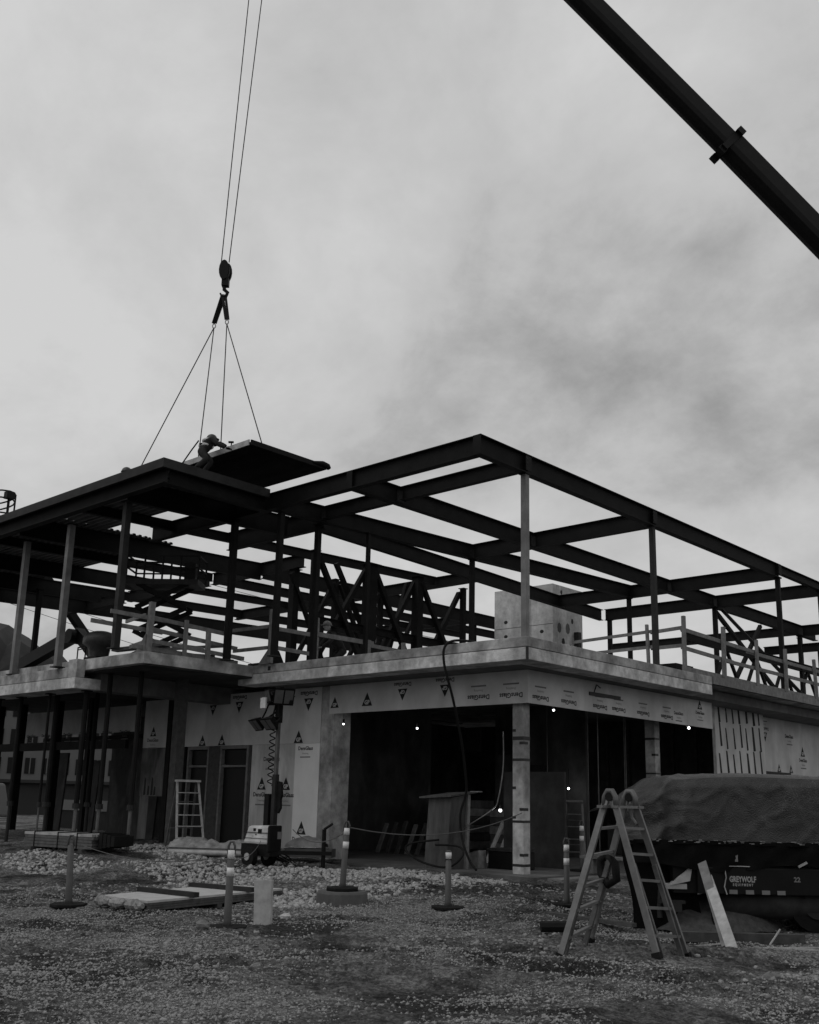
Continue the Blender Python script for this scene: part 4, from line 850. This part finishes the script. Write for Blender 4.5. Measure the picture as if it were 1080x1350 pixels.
# sign plate with lettering at the right edge
mb = MB(); sg = thing('sign_plate','small dark plate with pale letters cut off by the right picture edge','sign',tuple(W_(1.95,-.5,0)))
tbox(1.72,2.6,-.46,-.44,.02,.32).build('plate', BLACKP, sg); gR = text_geo('RO',.2,.006); mb = MB(); place_text(mb,gR,W_(1.98,-.46,.1),ta,V(0,0,1),.004,0); mb.build('lettering', LETTER, sg)
# boards leaning on the trailer
tag(MB().bar((-5.68,11.85,.02),(-6.62,13.15,.74),.02,.13,(1,.3,.5)).build('board', WOODL),'pale sawn board leaning against the trailer coupler, front one of two','board','boards leaning on the trailer')
tag(MB().bar((-5.98,12.3,.02),(-6.74,13.25,.92),.02,.12,(1,.3,.5)).build('board', WOOD),'greyer board leaning against the trailer coupler, rear one of two','board','boards leaning on the trailer')
tag(MB().bar((-6.7,12.35,.05),(-5.45,13.35,.06),.12,.12).build('ground_beam', WOODD),'dark squared timber lying on the ground in front of the trailer','timber')
for k,(a,b,z,lb) in enumerate((((-6.35,12.1),(-5.9,12.45),.05,'thin pale stick lying left of the leaning boards'),((-5.6,12.3),(-4.9,12.75),.04,'thin pale stick lying right of the leaning boards'),((-5.5,12.0),(-4.7,12.5),.03,'long pale lath on the ground at the right picture edge'),((-5.62,12.72),(-5.53,12.84),.20,'splinter standing up beside the leaning boards'))):
    zz = gz(*a); tag(MB().bar((*a,zz+.02),(*b,gz(*b)+z),.018,.014).build('stick', WOODL), lb, 'stick', 'offcuts by the trailer')

# ================================================================== DELINEATOR POSTS
def delin(x, y, label, h=1.05, tilt=(0,0), bands=((.80,.90),(.60,.70)), base=True, z=None):
    z0 = gz(x,y) if z is None else z
    e = thing('delineator_post', label, 'bollard', (x,y,z0), 'slim delineator posts around the site'); b = V(x,y,z0); ax = V(tilt[0],tilt[1],1).normalized()
    if base:
        n = 8; MB().prism([(.27*math.cos(2*math.pi*(k+.5)/n),.27*math.sin(2*math.pi*(k+.5)/n)) for k in range(n)], b-V(0,0,.01),(1,0,0),(0,1,0),V(0,0,.05)).build('rubber_base', BLACK, e, bevel=.012)
    MB().tube([b+ax*.02,b+ax*.1,b+ax*(h-.14)],[.065,.05,.045],10).build('post', POSTO, e, True)
    for a,c in bands: MB().tube([b+ax*a*h,b+ax*c*h],.0485,10).build('reflective_band', REFL, e, True)
    t = b+ax*(h-.16); MB().tube([t-rt*.04,t-rt*.042+V(0,0,.1),t-rt*.02+V(0,0,.155),t+rt*.02+V(0,0,.155),t+rt*.042+V(0,0,.1),t+rt*.04],.016,7).build('handle_loop', POSTO, e, True)
delin(-14.18,8.18,'plain dark delineator post at the left in front of the stud bundle',1.0,(-.04,-.04),())
delin(-11.0,8.61,'delineator post with two white bands beside the upright plank stump',1.08,(0,0))
delin(-12.15,11.75,'delineator post with two white bands standing on the round concrete ring',1.05,(.03,.03),z=.25)
delin(-10.55,12.45,'short dark delineator post in front of the plywood cabinet',.85,(0,0),((.86,.97),))
delin(-9.8,14.55,'delineator post with two white bands left of the foreground folding ladder',1.06,(0,0))
delin(-12.6,19.3,'delineator post inside the building edge behind the foreground ladder',1.05,(0,0),z=.25)
delin(-15.3,21.5,'striped delineator post standing in the dark opening right of the plywood cabinet',1.0,(0,0),((.25,.4),(.55,.68),(.8,.92)),z=.25)
tag(MB().tube([(-12.15,11.75,-.05),(-12.15,11.75,.2),(-12.15,11.75,.235)],[.42,.40,.38],24).build('concrete_ring', CONCF, None),'low round concrete ring half sunk in the gravel below a delineator post','concrete ring')
# rope strung between posts
def rope(pts, label, sagv=.12, r=.009, m=ROPE):
    out_ = []
    for a,b in zip(pts[:-1],pts[1:]):
        for k in range(10): t = k/10; p = lerp(a,b,t); p.z -= sagv*4*t*(1-t); out_.append(p)
    out_.append(Vector(pts[-1])); return tag(MB().tube(out_,r,5).build('rope', m), label, 'rope', 'barrier ropes')
rope([(-17.9,15.7,.95),(-12.05,11.8,1.2)],'thin barrier rope from the wall to the post on the concrete ring',.25)
rope([(-12.05,11.8,1.2),(-12.72,17.3,1.45)],'thin barrier rope from the concrete ring post to the taped column',.25)
rope([(-14.1,8.25,.9),(-11.0,8.61,.9),(-17.3,14.3,.75)],'thin barrier rope low across the left foreground',.15,.006)

# ================================================================== STACKS AND BUNDLES
PB = thing('panel_bundle','low bundle of flat pale panels with two timbers on top, on the gravel at left','panel bundle',(-13.6,9.6,0))
q1,q2,q3,q4 = (-13.96,8.55),(-12.85,8.62),(-13.4,11.6),(-14.6,11.3)
def quad(ps, z0, z1): return MB().hexa([(*p,z0) for p in ps]+[(*p,z1) for p in ps])
def shrink(ps, k):
    cx = sum(p[0] for p in ps)/4; cy = sum(p[1] for p in ps)/4; return [(cx+(p[0]-cx)*k, cy+(p[1]-cy)*k) for p in ps]
qq = [q1,q2,q3,q4]
for k in range(4): quad(shrink(qq,1-.01*(k%2)),.05+.035*k,.05+.035*k+.031).build('panel', mat('panel_pale',0.42,.6,.15,6) if k == 3 else mat('panel_edge_dark',0.07,.8,.4,8), PB)
for t in (.08,.5,.9): MB().bar(lerp((*q1,.02),(*q4,.02),t),lerp((*q2,.02),(*q3,.02),t),.1,.07).build('skid', WOODD, PB)
for t in (.30,.72): MB().bar(lerp((*q1,.22),(*q4,.22),t)-V(.05,0,0),lerp((*q2,.22),(*q3,.22),t)+V(.1,0,0),.10,.07).build('top_timber', mat('timber_black',0.022,.85,.3,8), PB)
for q,(t0,t1) in enumerate(((.0,.28),(.32,.62),(.66,1.0))):
    mb = MB(); vs = []; n1, n2 = 12, 10; e0, e1 = V(-14.0,8.52,0), V(-12.86,8.56,0)
    for i in range(n1+1):
        t = t0+(t1-t0)*i/n1; c = lerp(e0,e1,t); k = math.sin(math.pi*min(1,max(0,(i+.4)/(n1+.8))))**.4
        for j in range(n2):
            a_ = 2*math.pi*j/n2; rr = k*(.8+.45*random.random()); vs.append(c+V(.0,.09*math.cos(a_)*rr,.12+.075*math.sin(a_)*rr))
    mb.add(vs,[(i*n2+j,i*n2+(j+1)%n2,(i+1)*n2+(j+1)%n2,(i+1)*n2+j) for i in range(n1) for j in range(n2)]+[tuple(range(n2)),tuple(n1*n2+j for j in range(n2))]); mb.build('plastic_wrap', WRAP, PB)
SB = thing('stud_bundle','strapped bundle of galvanised metal studs lying at the foot of the left wing','stud bundle',(-21.9,12.8,.35))
d1 = V(-20.95,12.55,0)-V(-23.0,12.05,0); d1.normalize(); d2 = V(-d1.y,d1.x,0)
for i in range(7):
    for j in range(5):
        c = V(-21.98,12.3,.46)+d2*(.12*i)+V(0,0,.066*j); w_ = 1.06+.03*random.random()
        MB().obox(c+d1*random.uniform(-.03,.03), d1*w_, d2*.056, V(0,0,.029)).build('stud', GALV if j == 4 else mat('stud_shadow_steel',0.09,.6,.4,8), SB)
for t in (-.75,0,.6): MB().obox(V(-21.98,12.3,.60)+d1*t+d2*.36, d1*.015, d2*.425, V(0,0,.175)).build('strap', BLACK, SB)
for t in (-.8,.8): MB().obox(V(-21.98,12.3,.385)+d1*t+d2*.36, d1*.06, d2*.5, V(0,0,.045)).build('skid', WOODD, SB)
for k in range(4): MB().obox(V(-21.98,12.35,.62)+d1*(1.2+.12*k)+d2*.3, d1*.05, d2*.3, V(0,0,.17-.02*k)).build('end_pack', BLACK, SB)
# upright plank stump
tag(MB().hexa([(-11.13,9.15,-.05),(-10.93,9.27,-.05),(-10.96,9.33,-.05),(-11.16,9.21,-.05),(-11.15,9.14,.56),(-10.94,9.26,.57),(-10.97,9.32,.57),(-11.18,9.2,.56)]).build('plank_stump', WOODL),'short upright weathered plank standing in the gravel beside a banded post','plank')
# tarped bundle behind the light tower
TB = thing('wrapped_bundle','low bundle with crumpled plastic wrap lying along the wall left of the light tower','bundle',(-19.5,14.9,.3))
da = V(-18.2,15.75,0)-V(-20.3,14.25,0); La = da.length; da.normalize(); db = V(-da.y,da.x,0)
MB().obox(V(-19.25,15.0,.42), da*La*.52, db*.3, V(0,0,.10)).build('boards', WOOD, TB); 
mb = MB(); vs = []
for i in range(24):
    for j in range(9):
        x = -La*.52+1.9*i/23; v_ = (j-4)/4; h = .13*(1-v_*v_)*(.3+1.0*abs(math.sin(x*2.4+.4)))+.09*random.random()*(1-v_*v_); vs.append(V(-19.25,15.0,.5+h)+da*x+db*v_*.33)
mb.add(vs,[(i*9+j,(i+1)*9+j,(i+1)*9+j+1,i*9+j+1) for i in range(23) for j in range(8)]); mb.build('plastic_wrap', WRAP, TB)
MB().tube([V(-19.25,15.0,.40)-db*.36-da*1.3,V(-19.25,15.0,.40)-db*.36+da*1.4],.06,8).build('pipe', GALV, TB, True)
for k in (-.9,0,.8): MB().obox(V(-19.25,15.0,.31)+da*k, da*.05, db*.36, V(0,0,.05)).build('skid', WOODD, TB)
SK = MB().obox(V(-17.75,16.1,.45),da*.55,db*.25,V(0,0,.09)); tag(SK.build('skid_board', CONCF),'low pale slab lying against the wall right of the light tower','slab')
SKN = MB(); vs = []
for i in range(12):
    for j in range(7): v_ = (j-3)/3; vs.append(V(-17.8,16.1,.55+.24*(1-v_*v_)*math.sin(math.pi*(i+.5)/12)**.5+.03*random.random())+da*(-.5+i/12)+db*v_*.25)
tag(SKN.add(vs,[(i*7+j,(i+1)*7+j,(i+1)*7+j+1,i*7+j+1) for i in range(11) for j in range(6)]).build('sandbag', WRAP, None, True),'pale slumped sack lying on the slab right of the light tower','sack')

# ================================================================== STEP LADDERS
def stepladder(label, c, ang, h, w0, w1, spread, n, m=ALU):
    e = thing('step_ladder', label, 'ladder', c, 'step ladders by the building'); c = Vector(c); f = V(math.cos(ang),math.sin(ang),0); s = V(-f.y,f.x,0)
    for sg in (-1,1):
        MB().bar(c+f*spread*.55+s*w0*sg*.5, c+s*w1*sg*.5+V(0,0,h), .05,.025,tuple(f)).build('front_rail', m, e)
        MB().bar(c-f*spread*.45+s*w0*sg*.45, c-f*.06+s*w1*sg*.45+V(0,0,h*.98), .045,.025,tuple(f)).build('rear_rail', ALUD, e)
    for k in range(1,n+1):
        t = k/(n+1); w = w0+(w1-w0)*t; p = c+f*spread*.55*(1-t)+V(0,0,h*t); MB().bar(p-s*w*.5,p+s*w*.5,.09,.022).build('step', m, e)
    for t in (.3,.7): w = (w0+(w1-w0)*t)*.9; p = c-f*(spread*.45*(1-t)+.06*t)+V(0,0,h*t); MB().bar(p-s*w*.5,p+s*w*.5,.03,.02).build('rear_brace', ALUD, e)
    MB().obox(c+V(0,0,h+.02), f*.1, s*w1*.55, V(0,0,.025)).build('top_cap', m, e); return e
stepladder('white step ladder standing by the front wall left of the tall windows',(-20.95,14.95,gz(-20.95,14.95)),R(-12),1.55,.70,.54,.75,5,mat('pale_ladder',0.36,.6,.25,6))
stepladder('pale step ladder inside the building right of the taped corner column',(-14.3,21.6,.25),R(-60),1.45,.55,.38,.9,4)

# ================================================================== LIGHT TOWER
LT = thing('light_tower','mobile light tower with white generator hood and four flood lamps on a mast','light tower',(-17.75,14.8,.2))
gx0,gx1,gy0,gy1 = -18.14,-17.33,14.48,14.86
MB().hexa([(gx0,gy0,.66),(gx1,gy0,.66),(gx1,gy1,.66),(gx0,gy1,.66),(gx0+.12,gy0+.04,1.04),(gx1-.02,gy0+.04,1.06),(gx1-.02,gy1-.04,1.06),(gx0+.12,gy1-.04,1.04)]).build('generator_hood', WHITEP, LT, bevel=.05)
for x,z,a in ((-17.78,.96,.035),(-17.6,.93,.06),(-17.48,.80,.03),(-17.83,.80,.035),(-17.66,.74,.03),(-17.5,.72,.025),(-17.72,.86,.02)): MB().box((x-a,gy0-.004+.02,z-a*.8),(x+a,gy0+.05,z+a*.8)).build('hood_vent', BLACK, LT)
MB().box((gx1-.01,gy0+.01,.5),(gx1+.06,gy1-.01,1.06)).build('end_panel', BLACKP, LT, bevel=.03); MB().box((gx1+.06,14.72,.78),(gx1+.065,14.84,.93)).build('control_label', INKF, LT)
MB().box((gx0-.1,gy0+.05,.42),(gx1+.05,gy1-.05,.66)).build('chassis', BLACKP, LT)
for z in (.78,.9): MB().box((gx0+.02,gy0-.002,z),(gx1-.02,gy0+.05,z+.008)).build('panel_seam', INK, LT)
for q in range(5): MB().tube(smooth([(gx0+.1*q,gy1,.9),(gx0-.1+.08*q,gy1+.1,.7-.05*q),(gx0+.2*q,gy1+.15,.45),(gx1+.1*q,gy1+.1,.3)]),.014,5).build('hose', BLACK, LT)
for x,y in ((-17.8,14.42),(-17.8,14.95)):
    m_ = MB(); disc(m_,(x,y,.40),(0,1,0),.2,.13,18); w = m_.build('wheel', BLACK, LT); m_ = MB(); disc(m_,(x,y-.075,.40),(0,1,0),.08,.02,12); m_.build('rim', GALV, w)
MB().bar((gx1,14.75,.5),(-16.5,15.6,.5),.08,.08).build('drawbar', BLACKP, LT); MB().tube([(-16.65,15.5,.2),(-16.65,15.5,1.0)],.045,8).build('jack', BLACKP, LT)
MB().tube([(-16.65,15.5,1.0),(-16.5,15.6,1.12)],.03,6).build('jack_handle', BLACKP, LT)
mx,my = -18.05,15.25
MB().box((mx-.24,my-.1,.9),(mx-.09,my+.08,1.72)).build('mast_housing', BLACKP, LT); MB().bar((mx,my,.6),(mx,my,2.15),.11,.11,(1,0,0)).build('mast_lower', STEELM, LT); MB().bar((mx,my,2.1),(mx,my,4.0),.075,.075,(1,0,0)).build('mast_upper', ALUD, LT)
MB().tube([(mx-.12+.06*math.cos(t),my-.06+.06*math.sin(t),1.9+.0235*t) for t in np.linspace(0,6.283*9,110)],.014,5).build('coiled_cable', BLACK, LT)
mb = MB(); vs = [(mx+.1,my,2.2),(mx+.32,my,2.15),(mx+.38,my,1.5),(mx+.25,my,1.25),(mx+.1,my,1.35)]; mb.prism([(.06,2.0),(.06,1.35),(.12,1.3),(.2,1.42),(.18,1.6),(.22,1.7),(.18,1.98)],(mx,my,0),(1,0,0),(0,0,1),(0,.06,0)); mb.build('hung_cloth', BLACK, LT)
MB().bar((mx-.35,my,3.75),(mx+.45,my,3.75),.06,.08).build('cross_bar', BLACKP, LT); MB().bar((mx,my,3.3),(mx,my,4.12),.12,.12,(1,0,0)).build('mast_head', BLACKP, LT)
def lamp(c, d, w=.25, h=.17):
    c = Vector(c); d = Vector(d).normalized(); q = d.cross(V(0,0,1)).normalized(); u_ = q.cross(d)
    l = MB().hexa([c-q*w*.6-u_*h*.6-d*.12,c+q*w*.6-u_*h*.6-d*.12,c+q*w-u_*h+d*.05,c-q*w-u_*h+d*.05,c-q*w*.6+u_*h*.6-d*.12,c+q*w*.6+u_*h*.6-d*.12,c+q*w+u_*h+d*.05,c-q*w+u_*h+d*.05]).build('flood_lamp', BLACKP, LT)
    for sgn in (-.48,.48): MB().obox(c+d*.054+q*w*sgn, q*w*.40, u_*h*.78, d*.004).build('lamp_glass', mat('lamp_glass',0.10,.3,.2,6), l)
    MB().tube([c-q*w*1.05,c-q*w*1.05-d*.2,c+q*w*1.05-d*.2,c+q*w*1.05],.018,6).build('lamp_bracket', BLACKP, l)
tw = -fw; 
lamp((mx+.30,my-.15,3.88),(.85,-.45,-.45),.24,.2); lamp((mx-.18,my-.15,3.92),(-.35,-.8,-.25),.18,.16); lamp((mx-.52,my-.2,3.28),(-.25,-.75,-.7),.24,.16); lamp((mx-.02,my-.25,3.28),(-.1,-.75,-.7),.24,.16)
MB().box((mx-.30,my-.32,3.62),(mx-.12,my-.28,3.86)).build('ballast_plate', WHITEP, LT)
for a,b in (((mx,my,3.6),(mx-.6,my-.15,3.35)),((mx,my,3.5),(mx-.05,my-.2,3.4)),((mx,my,4.1),(mx+.25,my-.1,4.05)),((mx-.05,my,4.05),(mx-.05,my-.15,3.4)),((mx-.3,my,3.9),(mx-.5,my-.15,3.3))): MB().tube([a,lerp(a,b,.5)+V(0,0,-.06),b],.022,6).build('lamp_cable', BLACK, LT)

# ================================================================== PLYWOOD POWER CABINET AND CABLE
PC = thing('power_cabinet','weathered plywood cabinet with slanting roof standing at the opening','cabinet',(-14.7,17.2,.2))
MB().hexa([(-15.08,16.98,.2),(-14.44,16.98,.2),(-14.42,17.5,.2),(-15.08,17.5,.2),(-14.98,17.0,1.72),(-14.36,17.0,1.72),(-14.36,17.55,1.80),(-14.98,17.55,1.80)]).build('cabinet_body', PLY, PC)
MB().bar((-14.40,17.56,.2),(-14.36,17.56,1.8),.09,.09).build('corner_post', WOOD, PC)
MB().hexa([(-15.18,16.9,1.70),(-14.28,16.9,1.74),(-14.12,17.62,1.84),(-15.0,17.62,1.80),(-15.18,16.9,1.735),(-14.28,16.9,1.775),(-14.12,17.62,1.875),(-15.0,17.62,1.835)]).build('cabinet_roof', PLY, PC)
MB().box((-14.0,17.2,1.85),(-13.7,17.24,1.87)).build('roof_lath', WOOD, PC)
cpts = [(-13.1,16.2,4.86),(-13.35,15.85,4.86),(-13.5,15.72,4.72),(-13.5,15.72,4.35),(-13.42,15.9,3.7),(-13.6,16.4,2.9),(-13.75,16.7,2.4),(-13.9,16.95,1.85),(-14.05,16.95,1.4),(-14.0,16.95,.9),(-13.6,16.7,.5),(-13.1,16.3,.35)]
tag(MB().tube(smooth(cpts),.026,8).build('power_cable', BLACK, None, True),'thick black power cable hanging from the upper slab down to the plywood cabinet','cable')
tag(MB().tube(smooth([(-14.6,16.9,.85),(-15.25,16.75,.75),(-15.35,16.7,.6),(-14.7,16.5,.4),(-13.9,16.4,.35),(-13.6,16.5,.6),(-13.9,16.7,.75),(-14.6,16.8,.75)]),.022,7).build('coiled_cable', BLACK, None, True),'loops of black cable lying round the foot of the plywood cabinet','cable')
tag(MB().tube(smooth([(-13.2,17.3,3.1),(-13.35,17.5,2.4),(-13.55,17.6,1.75),(-13.75,17.65,1.5),(-14.4,17.5,1.1)]),.012,6).build('lamp_cord', WRAP, None, True),'thin pale cord hanging from the taped column to the lit bulb by the cabinet','cord')
# ================================================================== LIT BULBS
def bulb(p, label, r=.026, e=2.5):
    p = Vector(p); t = thing('work_bulb', label, 'bulb', tuple(p), 'lit work bulbs in the dark ground floor'); MB().ball(p,r,0,10).build('bulb_glass', BULB, t, True)
    MB().tube([p+V(0,0,r*.7),p+V(0,0,.12)],.022,8).build('socket', BLACK, t); MB().tube([p+V(0,0,.12),p+V(0,0,.5 if p.z < 2.5 else 4.36-p.z)],.006,5).build('cord', BLACK, t)
    ld = bpy.data.lights.new('bulb_light','POINT'); ld.energy = e; ld.shadow_soft_size = .05; lo = bpy.data.objects.new('bulb_light', ld); col.objects.link(lo); lo.location = p+V(0,-.08,-.08); put(lo, t)
bulb((-18.0,17.25,3.41),'lit bulb at the top left of the big opening next to the concrete pier',.022,.05)
bulb((-17.18,19.0,3.40),'lit bulb hanging in the middle of the front opening')
bulb((-13.09,19.0,3.68),'lit bulb just right of the top of the taped corner column')
bulb((-13.4,25.9,3.75),'lit bulb at the far right end of the opening by the streaked wall',.036)
bulb((-15.6,23.3,2.05),'lit bulb low in the dark right of the taped corner column',.03)
bulb((-18.0,27.7,2.3),'smaller lit bulb beyond the one low in the dark right of the corner column',.03)
bulb((-14.0,18.25,1.48),'bare lit bulb hanging low on the cord beside the plywood cabinet',.035)

# ================================================================== THINGS INSIDE THE OPENING
for k,(x0,x1,y0,y1,h,lb) in enumerate(((-19.6,-18.3,22.4,23.6,1.5,'tall dim pallet stack at the back left of the front opening'),(-17.4,-16.3,22.2,23.4,1.1,'low dim pallet stack in the middle of the front opening'),(-15.2,-14.2,26.5,27.6,1.7,'dim pallet stack deep inside right of the taped column'))):
    PS = thing('pallet_stack', lb, 'pallet stack', ((x0+x1)/2,(y0+y1)/2,.25), 'stacked goods in the dark ground floor')
    for q in range(3): MB().box((x0,y0+.5*q,.25),(x1,y0+.5*q+.1,.38)).build('pallet_block', WOOD, PS)
    n = int(h/.22)
    for q in range(n): MB().box((x0+.03*random.random(),y0+.03*random.random(),.385+.22*q),(x1-.03*random.random(),y1,.385+.22*q+.205)).build('carton', PLY if q % 2 else WOOD, PS)
for k in range(9):
    x = -20.0+.36*k; lb = ['leftmost dark timber','second timber','third timber','fourth timber','fifth timber','sixth timber','seventh timber','eighth timber','rightmost timber'][k]+' in the row leaning in the front opening left of the cabinet'
    tag(MB().bar((x,20.6,.25),(x+.06,20.9,1.02+.04*(k%3)),.05,.12,(1,0,0)).build('timber_upright', WOODD if k % 3 else WOOD), lb, 'timber', 'timbers leaning in a row inside')
for k,(x,h,lb) in enumerate(((-15.6,.95,'pale board leaning just right of the cabinet, shortest'),(-15.3,1.05,'pale board leaning right of the cabinet, middle'),(-14.95,1.25,'tall white board leaning right of the cabinet'))):
    tag(MB().bar((x,19.8,.25),(x+.2,20.2,.25+h),.04,.1,(1,0,0)).build('leaning_board', WOODL if k < 2 else WHITEP), lb, 'board', 'boards leaning right of the cabinet')
TBX = thing('tool_box','low dark tool box on the floor left of the taped corner column','tool box',(-13.9,18.4,.25)); MB().box((-14.3,18.2,.25),(-13.4,18.7,.62)).build('box_body', BLACKP, TBX, bevel=.02); MB().box((-14.32,18.18,.62),(-13.38,18.72,.68)).build('lid', STEELM, TBX)
tag(MB().hexa([(-14.75,18.0,.25),(-14.4,18.0,.25),(-14.4,18.3,.25),(-14.75,18.3,.25),(-14.72,18.02,.55),(-14.42,18.02,.62),(-14.42,18.28,.62),(-14.72,18.28,.55)]).build('cement_bag', WRAP),'pale bag standing on the floor between cabinet and tool box','bag')
BEN = thing('work_bench','low bench of planks at the building edge seen through the foreground ladder','bench',(-11.6,19.4,.2))
MB().box((-12.4,18.9,.55),(-11.0,19.3,.6)).build('bench_top', WOOD, BEN)
for x in (-12.2,-11.2): MB().box((x,18.95,.15),(x+.1,19.25,.55)).build('leg', WOOD, BEN)
tag(MB().box((-12.05,17.2,.1),(-11.7,24,.22)).build('kerb_timber', WOOD),'long timber kerb along the right foot of the building','timber')
tag(MB().tube([(-8.3,11.7,.06),(-8.0,12.0,.07)],.07,8).build('pipe_stub', BLACK),'short black pipe stub on the ground left of the foreground ladder','pipe')
tag(MB().bar((-9.1,13.0,.08),(-7.6,12.9,.06),.12,.05).build('plank', WOODD),'dark plank lying on the ground behind the left foot of the foreground ladder','plank')
# rocks
ph = random.Random(3)
for k,(x,y,r,m,lb) in enumerate(((-17.9,9.42,.11,ROCKM,'dark rock on the gravel at the far left behind the plain post'),(-4.49,10.17,.07,ROCKM,'dark rock on the gravel at the lower right'),(-8.3,6.9,.06,ROCKM,'dark rock near the bottom centre of the gravel'),(-11.35,9.9,.07,ROCKL,'white stone right of the plank stump'),(-10.3,7.7,.08,ROCKM,'flat dark rock in front of the banded post'))):
    mb = MB(); n = 10; c = V(x,y,gz(x,y)+r*.4); mb.ball(c,r,0,n,(1.2,1,.75)); mb.v = [tuple(Vector(c)+(Vector(p)-c)*(1+.3*(ph.random()-.5))) for p in mb.v]
    tag(mb.build('rock', m), lb, 'rock')

# ================================================================== FAR BACKGROUND
def farhouse(label, bearing0, bearing1, dist, h, floors, nw, m):
    a = V(math.sin(R(bearing0)),math.cos(R(bearing0)),0)*dist; b = V(math.sin(R(bearing1)),math.cos(R(bearing1)),0)*dist; d = (b-a); L_ = d.length; d.normalize(); n_ = V(d.y,-d.x,0)
    if n_.dot(a) > 0: n_ = -n_
    e = thing('apartment_building', label, 'building', tuple((a+b)/2)); c = (a+b)/2
    MB().obox(c-n_*6+V(0,0,h/2), d*L_/2, n_*6, V(0,0,h/2)).build('wall', m, e); MB().obox(c-n_*6+V(0,0,h+.2), d*(L_/2+.4), n_*6.4, V(0,0,.2)).build('roof', FARG, e)
    fh = h/floors; cw = L_/nw
    me_f = None
    for i in range(floors):
        for k in range(nw):
            p = a+d*(cw*(k+.5))+V(0,0,fh*(i+.5)); w_ = cw*.30; hh = fh*.28
            MB().obox(p+n_*.03, d*w_, n_*.04, V(0,0,hh)).build('window', GLASSD, e)
            MB().obox(p+n_*.09, d*.05, n_*.02, V(0,0,hh)).build('mullion', m, e)
    return e
farhouse('white apartment block with dark windows seen far off under the left wing',-68,-55.5,110,11,4,15,FARW)
SHD = thing('low_shed','long low dark shed far off below the white apartment block','shed',tuple(V(math.sin(R(-65)),math.cos(R(-65)),0)*75))
MB().obox(V(math.sin(R(-65)),math.cos(R(-65)),0)*75+V(0,0,1.0), V(math.cos(R(-65)),-math.sin(R(-65)),0)*11, V(math.sin(R(-65)),math.cos(R(-65)),0)*2, V(0,0,1.2)).build('wall', FARG, SHD)
MB().obox(V(math.sin(R(-65)),math.cos(R(-65)),0)*75+V(0,0,2.3), V(math.cos(R(-65)),-math.sin(R(-65)),0)*11.3, V(math.sin(R(-65)),math.cos(R(-65)),0)*2.4, V(0,0,.1)).build('roof', FARG, SHD)
HRD = thing('site_barrier','low pale barrier panel on dark legs seen far off under the left wing','barrier',(-38.6,22.5,.3))
MB().box((-40.8,22.5,.95),(-36.6,22.6,1.35)).build('panel', FARW, HRD); MB().box((-40.8,22.62,.2),(-36.6,22.8,.94)).build('leg_frame', BLACKP, HRD)
VAN = thing('parked_van','white van parked far off at the left picture edge','van',(-48,22.0,.1))
MB().hexa([(-50,21.2,.5),(-45.6,21.2,.5),(-45.6,23,.5),(-50,23,.5),(-49.6,21.3,2.0),(-46.2,21.3,2.0),(-46.2,22.9,2.0),(-49.6,22.9,2.0)]).build('body', FARW, VAN, bevel=.12)
MB().box((-49.2,21.19,1.35),(-46.6,21.22,1.85)).build('window', GLASSD, VAN)
for x in (-49.2,-46.5):
    m_ = MB(); disc(m_,(x,21.25,.45),(0,1,0),.36,.25,18); m_.build('wheel', BLACK, VAN)
# overhead wires
for k,(z0,z1,lb) in enumerate(((15.5,12.6,'upper thin overhead wire crossing the sky behind the steel frame'),(14.2,11.2,'lower thin overhead wire crossing the sky behind the steel frame'),(20.2,17.0,'highest thin overhead wire seen behind the steel frame'))):
    a = V(-78,34+k,z0+2.5); b = V(-30,62+k*2,z1-8.5+k*.3); pts = [lerp(a,b,t)-V(0,0,1.2*4*t*(1-t)) for t in np.linspace(0,1,14)]
    tag(MB().tube(pts,.02,5).build('overhead_wire', BLACK), lb, 'wire', 'overhead wires')
scene.render.engine = 'CYCLES'
